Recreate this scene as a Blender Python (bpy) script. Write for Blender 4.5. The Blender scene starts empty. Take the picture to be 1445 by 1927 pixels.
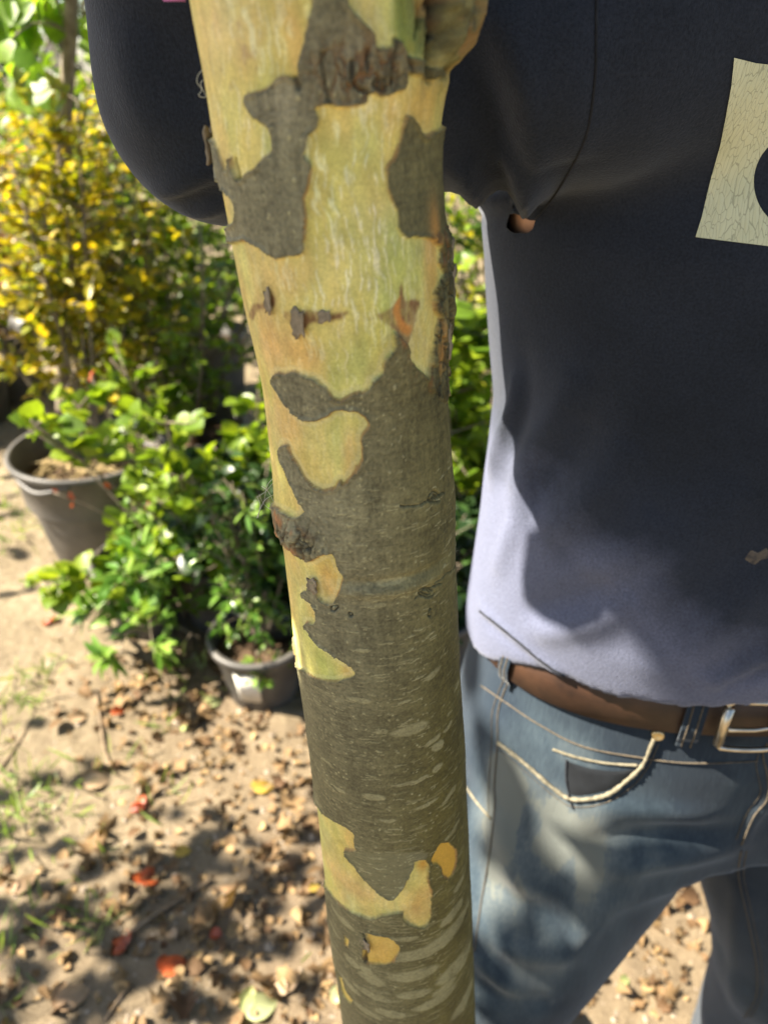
import bpy, math, random
import numpy as np
from mathutils import Vector
from mathutils.bvhtree import BVHTree

# ------------------------------------------------------------------ camera, sky, sun
scene = bpy.context.scene
COL = scene.collection
R_ = math.radians
CAMZ, PITCH, LENS = 1.42, R_(31.0), 26.0
cam_d = bpy.data.cameras.new("camera")
cam = bpy.data.objects.new("camera", cam_d); COL.objects.link(cam)
cam.location = (0, 0, CAMZ); cam.rotation_euler = (R_(90) - PITCH, 0, 0)
cam_d.lens = LENS; cam_d.sensor_width = 36.0; cam_d.sensor_fit = 'AUTO'
cam_d.clip_start = 0.02; cam_d.clip_end = 2000
cam_d.dof.use_dof = True; cam_d.dof.focus_distance = 0.34; cam_d.dof.aperture_fstop = 8.0
scene.camera = cam

SUN_EL, SUN_BACK = R_(44), R_(1)        # sun from the left, a little behind the man
SUN = np.array([-math.cos(SUN_EL) * math.cos(SUN_BACK), math.cos(SUN_EL) * math.sin(SUN_BACK), math.sin(SUN_EL)])
world = bpy.data.worlds.new("World"); scene.world = world; world.use_nodes = True
wn = world.node_tree.nodes; wl = world.node_tree.links
sky = wn.new('ShaderNodeTexSky'); sky.sky_type = 'NISHITA'; sky.sun_disc = False
sky.sun_elevation = SUN_EL
sky.sun_rotation = math.atan2(SUN[0], SUN[1])
wl.new(sky.outputs[0], wn['Background'].inputs[0]); wn['Background'].inputs[1].default_value = 0.05
sd = bpy.data.lights.new("sun", 'SUN'); sd.energy = 5.0; sd.angle = R_(0.55); sd.color = (1.0, 0.91, 0.76)
so = bpy.data.objects.new("sun", sd); COL.objects.link(so)
so.rotation_euler = Vector(SUN).to_track_quat('Z', 'Y').to_euler(); so.location = (-3, 1, 5)
vs = scene.view_settings
vs.view_transform = 'Standard'; vs.look = 'None'; vs.gamma = 1.0; vs.exposure = 2.45
scene.cycles.max_bounces = 8; scene.cycles.transparent_max_bounces = 6

# ------------------------------------------------------------------ helpers
FPX = LENS / 36.0 * 1927.0
CO = np.array([0, 0, CAMZ])
FW = np.array([0, math.cos(PITCH), -math.sin(PITCH)]); UP = np.array([0, math.sin(PITCH), math.cos(PITCH)])
def ray(x, y):
    return FW + np.array([1., 0, 0]) * ((x - 722.5) / FPX) - UP * ((y - 963.5) / FPX)
def at_y(x, y, d):                      # point at horizontal distance d
    r = ray(x, y); return CO + r * (d / r[1])
def on_ground(x, y, z=0.0):
    r = ray(x, y); return CO + r * ((z - CAMZ) / r[2])

def lin(r, g, b):                       # 8-bit colour to linear
    f = lambda c: ((c / 255 + 0.055) / 1.055) ** 2.4 if c > 10 else c / 255 / 12.92
    return np.array([f(r), f(g), f(b)])

def vnoise2(x, y, seed=0):
    xi = np.floor(x).astype(np.int64); yi = np.floor(y).astype(np.int64)
    fx = (x - xi); fy = (y - yi); fx = fx * fx * (3 - 2 * fx); fy = fy * fy * (3 - 2 * fy)
    def h(a, b):
        n = (a * 374761393 + b * 668265263 + seed * 974634541) & 0xffffffff
        n = ((n ^ (n >> 13)) * 1274126177) & 0xffffffff
        n = (n ^ (n >> 16)) & 0xffff
        return n / 32767.5 - 1.0
    return (h(xi, yi) * (1 - fx) + h(xi + 1, yi) * fx) * (1 - fy) + (h(xi, yi + 1) * (1 - fx) + h(xi + 1, yi + 1) * fx) * fy
def fbm2(x, y, oct=4, seed=0):
    s = 0; a = 0.5
    for o in range(oct):
        s = s + a * vnoise2(x * 2 ** o, y * 2 ** o, seed + o * 17); a *= 0.5
    return s
def sstep(a, b, x):
    t = np.clip((x - a) / (b - a), 0, 1); return t * t * (3 - 2 * t)

def poly_path(pts, n=8):
    P = np.array(pts, float); t = np.arange(len(P)); tt = np.linspace(0, len(P) - 1, (len(P) - 1) * n + 1)
    # Catmull-Rom
    out = []
    for u in tt:
        i = min(int(u), len(P) - 2); f = u - i; p0 = P[max(i - 1, 0)]; p1 = P[i]; p2 = P[i + 1]; p3 = P[min(i + 2, len(P) - 1)]
        out.append(.5 * (2 * p1 + (p2 - p0) * f + (2 * p0 - 5 * p1 + 4 * p2 - p3) * f * f + (3 * p1 - p0 - 3 * p2 + p3) * f ** 3))
    return np.array(out)

def worley2(x, y, seed=0):
    xi = np.floor(x).astype(np.int64); yi = np.floor(y).astype(np.int64); f1 = np.full(x.shape, 9.); f2 = f1.copy(); cid = np.zeros(x.shape)
    def h(a, b, k):
        n = (a * 374761393 + b * 668265263 + (seed + k) * 974634541) & 0xffffffff
        n = ((n ^ (n >> 13)) * 1274126177) & 0xffffffff
        return ((n ^ (n >> 16)) & 0xffff) / 65535.
    for i in (-1, 0, 1):
        for j in (-1, 0, 1):
            a, b = xi + i, yi + j; d = np.hypot(a + h(a, b, 1) - x, b + h(a, b, 2) - y); c = h(a, b, 3)
            up = d < f1; f2 = np.where(up, f1, np.minimum(f2, d)); cid = np.where(up, c, cid); f1 = np.minimum(f1, d)
    return f1, f2, cid

class MB:
    def __init__(self): self.v = []; self.f = []; self.n = 0; self.t = []
    def add(self, v, faces, tint=None):
        v = np.asarray(v, float).reshape(-1, 3)
        self.v.append(v)
        for q in faces: self.f.append(tuple(int(i) + self.n for i in q))
        self.t.append(np.zeros(len(v)) if tint is None else np.broadcast_to(np.asarray(tint, float), (len(v),)))
        self.n += len(v)
    def tube(self, pts, rad, seg=8, tint=None, cap=True):
        P = np.asarray(pts, float); n = len(P)
        rad = np.broadcast_to(np.asarray(rad, float), (n,))
        T = np.gradient(P, axis=0); T /= np.linalg.norm(T, axis=1)[:, None] + 1e-12
        ref = np.array([0, 0, 1.]) if abs(T[0][2]) < 0.9 else np.array([1., 0, 0])
        V = []
        u = np.cross(T[0], ref); u /= np.linalg.norm(u)
        for i in range(n):
            u = u - T[i] * np.dot(u, T[i]); u /= np.linalg.norm(u) + 1e-12
            w = np.cross(T[i], u)
            for k in range(seg):
                a = 2 * math.pi * k / seg
                V.append(P[i] + rad[i] * (math.cos(a) * u + math.sin(a) * w))
        F = []
        for i in range(n - 1):
            for k in range(seg):
                k2 = (k + 1) % seg
                F.append((i * seg + k, i * seg + k2, (i + 1) * seg + k2, (i + 1) * seg + k))
        if cap:
            F.append(tuple(range(seg - 1, -1, -1))); F.append(tuple((n - 1) * seg + k for k in range(seg)))
        self.add(V, F, tint)
    def lathe(self, prof, centre, seg=40, tint=None, closed=False):
        V = []
        for r, z in prof:
            for k in range(seg):
                a = 2 * math.pi * k / seg
                V.append((centre[0] + r * math.cos(a), centre[1] + r * math.sin(a), centre[2] + z))
        F = []; n = len(prof)
        for i in range(n if closed else n - 1):
            j = (i + 1) % n
            for k in range(seg):
                k2 = (k + 1) % seg
                F.append((i * seg + k, i * seg + k2, j * seg + k2, j * seg + k))
        self.add(V, F, tint)
    def build(self, name, m, parent=None, smooth=True):
        V = np.concatenate(self.v) if self.v else np.zeros((0, 3))
        T = np.concatenate(self.t) if self.t else np.zeros(0)
        return mesh_obj(name, V, self.f, m, parent, smooth, tint=T)

def mesh_obj(name, V, F, m, parent=None, smooth=True, tint=None, color=None):
    me = bpy.data.meshes.new(name)
    V = np.asarray(V, np.float32)
    if isinstance(F, np.ndarray):
        nf, k = F.shape
        me.vertices.add(len(V)); me.vertices.foreach_set('co', V.ravel())
        me.loops.add(nf * k); me.loops.foreach_set('vertex_index', F.astype(np.int32).ravel())
        me.polygons.add(nf); me.polygons.foreach_set('loop_start', np.arange(0, nf * k, k, dtype=np.int32))
        me.update(calc_edges=True)
    else:
        me.from_pydata(V.tolist(), [], F); me.update()
    if smooth: me.polygons.foreach_set('use_smooth', np.ones(len(me.polygons), bool))
    if tint is not None:
        a = me.attributes.new('tint', 'FLOAT', 'POINT'); a.data.foreach_set('value', np.asarray(tint, np.float32))
    if color is not None:
        a = me.attributes.new('col', 'FLOAT_COLOR', 'POINT')
        c4 = np.ones((len(V), 4), np.float32); c4[:, :3] = color; a.data.foreach_set('color', c4.ravel())
    me.materials.append(m)
    o = bpy.data.objects.new(name, me); COL.objects.link(o)
    if parent is not None:
        o.parent = parent; o.matrix_parent_inverse = parent.matrix_basis.inverted()
    return o

def tag(o, label=None, cat=None, group=None, kind=None):
    if label: o['label'] = label
    if cat: o['category'] = cat
    if group: o['group'] = group
    if kind: o['kind'] = kind
    return o
def thing(name, loc, label, cat, group=None):
    o = bpy.data.objects.new(name, None); COL.objects.link(o); o.location = tuple(loc); o.empty_display_size = 0.05
    return tag(o, label, cat, group)

# ------------------------------------------------------------------ materials
def new_mat(name):
    m = bpy.data.materials.new(name); m.use_nodes = True
    return m, m.node_tree.nodes, m.node_tree.links, m.node_tree.nodes['Principled BSDF']
def noise_node(n, l, scale, detail=4, coord='Object', stretch=None, rough=0.55):
    tc = n.new('ShaderNodeTexCoord'); t = n.new('ShaderNodeTexNoise')
    t.inputs['Scale'].default_value = scale; t.inputs['Detail'].default_value = detail; t.inputs['Roughness'].default_value = rough
    if stretch:
        mp = n.new('ShaderNodeMapping'); mp.inputs['Scale'].default_value = stretch
        l.new(tc.outputs[coord], mp.inputs[0]); l.new(mp.outputs[0], t.inputs[0])
    else: l.new(tc.outputs[coord], t.inputs[0])
    return t
def ramp(n, l, src, stops):
    r = n.new('ShaderNodeValToRGB'); e = r.color_ramp.elements
    while len(e) < len(stops): e.new(0.5)
    for i, (p, c) in enumerate(stops):
        e[i].position = p; e[i].color = (c[0], c[1], c[2], 1)
    l.new(src, r.inputs[0]); return r
def bump(n, l, src, strength, dist, b, prev=None):
    bn = n.new('ShaderNodeBump'); bn.inputs['Strength'].default_value = strength; bn.inputs['Distance'].default_value = dist
    l.new(src, bn.inputs['Height'])
    if prev: l.new(prev.outputs[0], bn.inputs['Normal'])
    l.new(bn.outputs[0], b.inputs['Normal']); return bn
def mix(n, l, fac, a, b, mode='MIX'):
    mx = n.new('ShaderNodeMix'); mx.data_type = 'RGBA'; mx.blend_type = mode
    for sock, v in ((mx.inputs[0], fac), (mx.inputs[6], a), (mx.inputs[7], b)):
        if hasattr(v, 'is_linked') or isinstance(v, bpy.types.NodeSocket): l.new(v, sock)
        elif isinstance(v, (int, float)): sock.default_value = v
        else: sock.default_value = (v[0], v[1], v[2], 1)
    return mx.outputs[2]
def simple_mat(name, c1, c2, scale=20, rough=0.7, bstr=0.3, bdist=0.002, spec=0.3, metal=0.0, stretch=None):
    m, n, l, b = new_mat(name)
    t = noise_node(n, l, scale, 5, stretch=stretch)
    r = ramp(n, l, t.outputs[0], [(0.3, c1), (0.7, c2)])
    l.new(r.outputs[0], b.inputs['Base Color']); b.inputs['Roughness'].default_value = rough
    b.inputs['Specular IOR Level'].default_value = spec; b.inputs['Metallic'].default_value = metal
    if bstr: bump(n, l, t.outputs[0], bstr, bdist, b)
    return m
def leaf_mat(name, stops, trans=0.45, rough=0.4, spec=0.4, tgain=1.3):
    m, n, l, b = new_mat(name)
    a = n.new('ShaderNodeAttribute'); a.attribute_name = 'tint'
    r = ramp(n, l, a.outputs['Fac'], stops)
    t = noise_node(n, l, 60, 3)
    r2 = ramp(n, l, t.outputs[0], [(0.3, (0.75, 0.75, 0.7)), (0.7, (1.1, 1.1, 1.1))])
    c = mix(n, l, 1.0, r.outputs[0], r2.outputs[0], 'MULTIPLY')
    l.new(c, b.inputs['Base Color']); b.inputs['Roughness'].default_value = rough; b.inputs['Specular IOR Level'].default_value = spec
    tr = n.new('ShaderNodeBsdfTranslucent')
    c2 = mix(n, l, 1.0, c, (tgain * 1.15, tgain * 1.1, tgain * 0.55), 'MULTIPLY'); l.new(c2, tr.inputs[0])
    ms = n.new('ShaderNodeMixShader'); ms.inputs[0].default_value = trans
    l.new(b.outputs[0], ms.inputs[1]); l.new(tr.outputs[0], ms.inputs[2])
    l.new(ms.outputs[0], n['Material Output'].inputs[0])
    return m

M = {}
M['leaf_green'] = leaf_mat('leaf_green', [(0, (.05, .105, .008)), (.5, (.12, .20, .012)), (1, (.24, .31, .018))])
M['leaf_yellow'] = leaf_mat('leaf_yellow', [(0, (.09, .14, .010)), (.35, (.28, .28, .014)), (.8, (.52, .38, .018)), (1, (.55, .22, .02))])
M['leaf_redbud'] = leaf_mat('leaf_redbud', [(0, (.09, .20, .015)), (1, (.22, .34, .03))], trans=.55)
M['leaf_laurel'] = leaf_mat('leaf_laurel', [(0, (.025, .065, .010)), (.6, (.08, .18, .020)), (1, (.22, .33, .06))], trans=.3, rough=.28, spec=.5)
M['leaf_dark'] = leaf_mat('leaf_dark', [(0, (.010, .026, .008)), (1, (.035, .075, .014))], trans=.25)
M['leaf_far'] = leaf_mat('leaf_far', [(0, (.015, .035, .010)), (.7, (.045, .085, .018)), (1, (.10, .15, .03))], trans=.35)
M['leaf_red'] = leaf_mat('leaf_red', [(0, (.15, .03, .02)), (1, (.45, .10, .08))], trans=.35)
M['leaf_plane'] = leaf_mat('leaf_plane', [(0, (.05, .10, .015)), (1, (.10, .17, .02))], trans=.25)
M['stem'] = simple_mat('stem_bark', (.10, .075, .05), (.22, .18, .13), 40, .8)
M['bark_dark'] = simple_mat('dark_bark', (.05, .04, .028), (.13, .11, .07), 30, .85, .6, .006)
M['pot'] = simple_mat('black_plastic', (.035, .033, .03), (.11, .10, .088), 7, .5, .05, .001, .45)
M['soil'] = simple_mat('potting_soil', (.03, .02, .013), (.13, .085, .05), 60, .95, 1.0, .01, .1)
M['straw'] = simple_mat('straw', (.25, .18, .08), (.45, .35, .17), 50, .8)
M['paper'] = simple_mat('label_paper', (.55, .52, .45), (.68, .64, .57), 30, .7, 0)
M['skin'] = simple_mat('skin', (.38, .19, .11), (.50, .27, .16), 60, .5, .1, .0006)
M['hair'] = simple_mat('hair', (.03, .02, .012), (.08, .05, .03), 90, .55, .6, .003)
M['leather'] = simple_mat('brown_leather', (.016, .0075, .0045), (.045, .020, .010), 45, .5, .3, .0008, .4)
M['boot'] = simple_mat('boot_leather', (.06, .035, .02), (.14, .085, .05), 30, .65, .3, .001)
M['brass'] = simple_mat('old_brass', (.42, .33, .17), (.62, .50, .30), 80, .33, .1, .0003, .5, 1.0)
M['steel'] = simple_mat('buckle_steel', (.40, .34, .26), (.62, .56, .46), 80, .3, .1, .0003, .5, 1.0)
M['thread'] = simple_mat('tan_thread', (.045, .038, .03), (.11, .088, .06), 300, .85, .2, .0003)
M['thread_dark'] = simple_mat('dark_thread', (.008, .009, .012), (.02, .022, .028), 200, .9, 0)
M['fray'] = simple_mat('frayed_cotton', (.09, .08, .055), (.22, .195, .135), 180, .95, .8, .001)
M['shade_fill'] = simple_mat('pocket_shade', (.004, .005, .007), (.010, .012, .015), 60, .95, 0)
M['tape'] = simple_mat('pink_tape', (.45, .13, .38), (.60, .22, .50), 20, .35, .1, .0005)
M['web'] = simple_mat('cobweb_silk', (.35, .35, .30), (.5, .5, .45), 200, .6, 0)
M['pole'] = simple_mat('grey_pole', (.35, .33, .30), (.5, .47, .43), 12, .7)
M['wire'] = simple_mat('wire_metal', (.3, .3, .3), (.42, .42, .42), 30, .5, 0)
M['stone'] = simple_mat('stone', (.16, .125, .09), (.34, .28, .21), 90, .8, .5, .002)
M['twig'] = simple_mat('twig', (.10, .07, .045), (.25, .18, .11), 60, .85)
M['litter'] = leaf_mat('dry_leaf', [(0, (.09, .05, .026)), (.55, (.22, .14, .07)), (1, (.38, .26, .13))], trans=.15, rough=.7, spec=.15)
M['red_leaf'] = leaf_mat('red_dry_leaf', [(0, (.20, .03, .012)), (1, (.42, .09, .025))], trans=.3, rough=.45)
M['yel_leaf'] = leaf_mat('yellow_dry_leaf', [(0, (.42, .28, .05)), (1, (.55, .42, .10))], trans=.3, rough=.5)
M['tan_leaf'] = leaf_mat('tan_dry_leaf', [(0, (.28, .18, .10)), (1, (.45, .32, .20))], trans=.2, rough=.6)
M['pale_leaf'] = leaf_mat('pale_green_leaf', [(0, (.35, .40, .16)), (1, (.52, .55, .30))], trans=.3, rough=.5)
M['grass'] = leaf_mat('grass_blade', [(0, (.10, .17, .03)), (1, (.26, .33, .09))], trans=.35)

# ------------------------------------------------------------------ plane tree: trunk
TD = 0.29
EDGE = [  # photo row, left edge, right edge of the trunk
 (0,358,836),(60,368,838),(130,384,838),(180,392,832),(260,401,823),(310,409,823),(370,419,829),(430,430,836),(500,441,842),(590,463,842),
 (700,488,834),(800,500,838),(900,512,846),(980,523,849),(1070,541,851),(1180,553,859),(1280,569,865),
 (1400,586,872),(1500,597,876),(1600,608,880),(1700,619,884),(1800,631,889),(1927,650,894)]
_z = []; _x = []; _r = []
for yy, xl, xr in EDGE:
    rl, rr = ray(xl, yy), ray(xr, yy)
    a, b_ = math.atan2(rl[0], rl[1]), math.atan2(rr[0], rr[1])
    tc_ = (a + b_) / 2; D_ = TD / math.cos(tc_)
    _x.append(TD * math.tan(tc_)); _r.append(D_ * math.sin((b_ - a) / 2)); _z.append(CAMZ + TD * rl[2] / rl[1])
_z = np.array(_z[::-1]); _x = np.array(_x[::-1]); _r = np.array(_r[::-1])
sl = (_x[-1] - _x[0]) / (_z[-1] - _z[0])
_z = np.concatenate([[-.05, .02, .12, .4], _z, [1.55, 1.75, 2.1]])
_x = np.concatenate([_x[0] + sl * (np.array([-.05, .02, .12, .4]) - _z[4]), _x, _x[-1] + sl * (np.array([1.55, 1.75, 2.1]) - 1.44)])
_r = np.concatenate([[.085, .076, .062, .054], _r, [.041, .038, .032]])
def axx(z): return np.interp(z, _z, _x)
def rad(z): return np.interp(z, _z, _r)
# smooth the profiles a little
zz_ = np.linspace(-.05, 2.1, 900); k_ = np.exp(-np.linspace(-2, 2, 19) ** 2); k_ /= k_.sum()
_sx = np.convolve(np.pad(axx(zz_), 9, 'edge'), k_, 'valid'); _sr = np.convolve(np.pad(rad(zz_), 9, 'edge'), k_, 'valid')
_z, _x, _r = zz_, _sx, _sr

def pix2surf(x, y):
    """photo pixel -> (theta, z) on the trunk; theta 0 faces the camera"""
    r = ray(x, y); z = CAMZ + (TD - .04) * r[2] / r[1]
    for _ in range(8):
        cx, rr = axx(z), rad(z)
        a = r[0] ** 2 + r[1] ** 2; b = -2 * (r[0] * cx + r[1] * TD); c = cx ** 2 + TD ** 2 - rr ** 2
        disc = b * b - 4 * a * c
        if disc < 0:
            t = -b / (2 * a); p = r * t; side = 1 if (p[0] - cx) > 0 else -1
            over = (math.hypot(p[0] - cx, p[1] - TD) - rr) / rr
            z = CAMZ + t * r[2]
            th = side * (1.40 + min(over * 2.5, .9))
        else:
            t = (-b - math.sqrt(disc)) / (2 * a); z = CAMZ + t * r[2]
            th = math.atan2(t * r[0] - cx, -(t * r[1] - TD))
    return th, z

G_TOP = [(588,-30),(650,-30),(650,0),(673,31),(700,66),(702,91),(731,93),(739,78),(762,105),(790,118),(820,136),(800,150),(762,136),(758,167),(727,178),(693,180),(681,200),(642,200),(596,196),(600,217),(596,240),(580,254),(574,287),(584,310),(582,337),(576,372),(580,411),(574,438),(572,471),(549,479),(524,487),(499,471),(466,451),(445,458),(400,452),(400,440),(434,426),(448,411),(447,380),(430,366),(417,350),(410,333),(380,300),(380,270),(408,267),(423,314),(435,322),(439,294),(450,337),(476,325),(503,298),(512,279),(507,240),(483,223),(468,201),(468,178),(503,170),(534,147),(557,149),(565,116),(572,77),(582,31)]
G_RIGHT = [(764,221),(774,224),(782,236),(793,258),(817,248),(850,240),(880,480),(844,480),(826,465),(812,452),(793,446),(762,446),(747,426),(745,399),(731,368),(725,322),(743,287),(755,248)]
G_STRIP = [(801,447),(826,465),(825,494),(834,516),(817,552),(817,584),(826,598),(817,631),(812,670),(801,721),(812,745),(880,760),(880,440)]
G_LOW = [(812,739),(798,705),(780,688),(771,670),(771,656),(762,642),(740,627),(742,652),(724,674),(720,699),(700,717),(688,737),(668,737),(646,750),(628,748),(610,728),(592,714),(571,705),(538,701),(519,703),(514,717),(524,739),(546,768),(567,787),(596,791),(618,782),(628,773),(646,769),(672,773),(690,786),(694,800),(682,822),(682,847),(675,879),(646,912),(637,906),(628,922),(610,921),(582,908),(564,883),(546,854),(540,836),(526,843),(531,868),(546,904),(560,933),(574,960),(574,965),(564,970),(539,961),(518,953),(480,950),(490,1010),(522,1002),(528,1003),(533,1014),(548,1023),(557,1029),(576,1050),(591,1053),(602,1046),(612,1038),(627,1041),(635,1057),(638,1069),(645,1075),(646,1090),(640,1110),(630,1127),(618,1133),(600,1124),(598,1102),(591,1092),(579,1095),(579,1111),(570,1114),(573,1124),(591,1139),(598,1154),(597,1168),(579,1169),(579,1180),(591,1198),(615,1221),(643,1241),(661,1254),(667,1265),(655,1273),(637,1280),(612,1277),(588,1270),(563,1251),(520,1235),(520,2100),(960,2100),(960,739)]
C_LIST = [
 [(560,1490),(598,1510),(614,1533),(634,1547),(653,1556),(666,1567),(668,1587),(672,1596),(648,1598),(662,1621),(679,1641),(699,1668),(713,1678),(727,1688),(741,1688),(756,1667),(767,1650),(778,1630),(781,1618),(793,1615),(803,1621),(805,1630),(804,1652),(810,1681),(808,1715),(804,1738),(787,1743),(770,1736),(760,1725),(758,1716),(739,1716),(716,1720),(699,1725),(676,1720),(653,1709),(631,1689),(617,1669),(580,1650)],
 [(824,1587),(841,1584),(854,1599),(856,1621),(849,1644),(838,1651),(828,1635),(824,1627),(810,1616)],
 [(690,1752),(707,1757),(733,1762),(744,1774),(753,1783),(744,1800),(733,1813),(710,1813),(688,1807),(686,1780),(695,1777)],
 [(638,1826),(649,1843),(653,1860),(665,1877),(662,1887),(651,1878),(645,1862)],
 [(650,1757),(657,1765),(656,1780),(650,1776)]]
SMOOTH_G = [(648,1598),(720,1600),(803,1600),(778,1630),(756,1667),(741,1688),(713,1678),(679,1641)]
BROWN = [[(474,573),(502,568),(511,552),(519,559),(517,579),(488,584),(474,600),(466,590)],
 [(535,594),(545,584),(600,586),(610,592),(650,585),(655,592),(640,602),(612,604),(582,612),(560,625)],
 [(706,590),(740,577),(752,540),(757,538),(764,560),(790,567),(786,590),(780,615),(768,650),(756,655),(745,625),(735,620)]]
ORANGE_B = [(742,572),(752,560),(758,600),(775,612),(770,630),(752,622),(745,600)]
GREEN_T = [(738,-20),(800,-20),(798,100),(775,108),(752,100),(738,78)]
PALE = [ # lenticels: photo x, y, half length, half height, tilt
 (704,1497,19,5.5,.05),(821,1401,15,8,-.5),(821,1440,12,5,-.5),(700,1841,20,8,.15),(777,1834,38,8,-.25),(849,1715,26,8,-.6),(795,1790,66,8,-.28),(841,1755,58,9,-.45),
 (849,1823,30,9,-.55),(663,1806,14,6,.55),(690,1823,11,5,.3),(792,1462,14,3.5,-.3),(734,1093,28,7,-.15),(717,1137,10,4,-.1),(678,1315,20,5,.05),(760,1315,11,3,-.3),(771,1370,33,10,-.2),(717,1375,14,3,0),
 (685,1220,14,3,0),(812,1390,18,5,-.6),(860,1660,16,5,-.9),(870,1880,30,8,-.8),(640,1720,20,4,.6),(655,1735,16,4,.5),(632,1745,16,3,.9),(735,1905,20,5,.1),(820,1880,34,6,-.4),(700,1870,30,4,.1),(856,1290,16,4,-.8),(812,1265,20,5,-.6),
 (850,1560,22,4,-.7),(845,1490,18,5,-.6),(690,1700,12,3,.1),(760,1765,22,4,-.1),(800,1690,0.1,0.1,0),(870,1800,26,7,-.8),(660,1850,20,4,.4),(690,1900,22,4,.2),(780,1870,24,5,-.2),(835,1855,20,5,-.5),(800,1510,24,3,-.3),(730,1540,14,2.5,-.05),(640,1480,14,2.5,.3),(620,1430,16,3,.4),(770,1470,24,3.5,-.2),(840,1365,16,4,-.6)]

NZ0, NZ1 = .70, 1.50
zs = np.concatenate([np.linspace(-.04, NZ0, 90)[:-1], np.arange(NZ0, NZ1, .00052), np.linspace(NZ1, 2.08, 40)])
ths = np.concatenate([np.arange(-1.75, 1.75, .0115), np.linspace(1.75, 2 * math.pi - 1.75, 70)[:-1]])
TH, ZZ = np.meshgrid(ths, zs)
nz, nt = TH.shape
RR = rad(ZZ); AX = axx(ZZ)
thw = np.where(TH > math.pi, TH - 2 * math.pi, TH)
RREF = .042
S_ = thw * RREF
wx = S_ + .0013 * fbm2(S_ * 190, ZZ * 190, 4, 3); wz = ZZ + .0013 * fbm2(S_ * 190, ZZ * 190, 4, 9)

def poly_sd(poly):
    """signed distance (metres, negative inside) to a photo-traced patch, measured on the bark"""
    if len(poly) > 5: poly = poly_path(list(poly) + [poly[0]], 3)[:-1]
    P = np.array([pix2surf(x, y) for x, y in poly]); P[:, 0] *= RREF
    out = np.full(TH.shape, .02, np.float32)
    lo, hi = P.min(0) - .006, P.max(0) + .006
    rows = np.where((zs > lo[1]) & (zs < hi[1]))[0]
    if len(rows) == 0: return out
    r0, r1 = rows[0], rows[-1] + 1
    cols = np.where((S_[0] > lo[0]) & (S_[0] < hi[0]))[0]; c0, c1 = cols[0], cols[-1] + 1
    X = wx[r0:r1, c0:c1].astype(np.float32); Y = wz[r0:r1, c0:c1].astype(np.float32)
    d2 = np.full(X.shape, 1e3, np.float32); ins = np.zeros(X.shape, bool)
    for i in range(len(P)):
        a, b = P[i], P[(i + 1) % len(P)]
        ex, ey = b - a; l2 = ex * ex + ey * ey + 1e-12
        t = np.clip(((X - a[0]) * ex + (Y - a[1]) * ey) / l2, 0, 1)
        d2 = np.minimum(d2, (X - a[0] - t * ex) ** 2 + (Y - a[1] - t * ey) ** 2)
        if abs(ey) > 1e-12:
            c = ((a[1] > Y) != (b[1] > Y)) & (X < ex * (Y - a[1]) / ey + a[0]); ins ^= c
    d = np.sqrt(d2); d[ins] *= -1
    out[r0:r1, c0:c1] = d
    return out

sd_top, sd_right, sd_strip, sd_low = poly_sd(G_TOP), poly_sd(G_RIGHT), poly_sd(G_STRIP), poly_sd(G_LOW)
sd_gray = np.minimum(np.minimum(sd_top, sd_right), np.minimum(sd_strip, sd_low))
sd_c = np.full(TH.shape, .02, np.float32); sd_cl = [poly_sd(c) for c in C_LIST]
for s in sd_cl: sd_c = np.minimum(sd_c, s)
sd_gray = np.maximum(sd_gray, -sd_c)
# the side and back that the photo never shows, the base and the top: free patches
free = .012 * fbm2(thw * 2.2 + 5, ZZ * 9, 3, 21) + np.where(ZZ < 1.15, -.003, .002)
wfree = np.maximum(sstep(1.42, 1.62, np.abs(thw)), np.maximum(sstep(.765, .745, ZZ), sstep(1.455, 1.48, ZZ)))
sd_gray = sd_gray * (1 - wfree) + free * wfree
gray = sstep(.00025, -.00025, sd_gray)

def blob(x, y, rx, ry):
    th, z = pix2surf(x, y); k = .28 / FPX
    dz = abs(pix2surf(x, y + 10)[1] - z) / 10; ds = abs(pix2surf(min(x + 10, 800), y)[0] - pix2surf(min(x, 790), y)[0]) / 10 + 1e-4
    return np.exp(-(((thw - th) / (ds * rx)) ** 2 + ((ZZ - z) / (dz * ry)) ** 2))
n1 = fbm2(S_ * 60 + 3, ZZ * 22, 4, 31); n2 = fbm2(S_ * 320, ZZ * 70, 3, 41); n3 = fbm2(S_ * 900, ZZ * 900, 2, 51); n4 = fbm2(S_ * 130, ZZ * 40, 3, 61)
# inner bark: pale yellow green, ochre streaks, fine pale vertical ripples
cream = np.zeros(TH.shape + (3,))
base = np.array([.57, .495, .150]); green = np.array([.48, .465, .135]); ochre = np.array([.54, .38, .125]); pale = np.array([.70, .66, .37]); orange = np.array([.62, .30, .075])
oc = sstep(.0, .35, n1 + .22 * (thw < 0))
oc = np.clip(oc * .45 + .9 * blob(540, 520, 22, 60) + .8 * blob(500, 640, 30, 70) + .7 * blob(570, 660, 30, 40) + .8 * blob(535, 790, 26, 50) + .9 * blob(660, 850, 18, 60) + .6 * blob(500, 530, 22, 50) + .9 * blob(555, 80, 16, 55) + .5 * blob(470, 60, 30, 90)
     + .9 * blob(790, 210, 30, 45) + .7 * blob(815, 500, 18, 60) + .8 * blob(565, 930, 12, 40) + .8 * blob(550, 1050, 14, 40) + .7 * blob(620, 1090, 20, 40) + .9 * blob(592, 1155, 10, 14) + .8 * blob(655, 1262, 12, 12) + .9 * blob(660, 1580, 10, 20) + .7 * blob(650, 1660, 50, 18) + .8 * blob(790, 1690, 30, 40) + .5 * blob(710, 1790, 30, 20), 0, 1)
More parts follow.
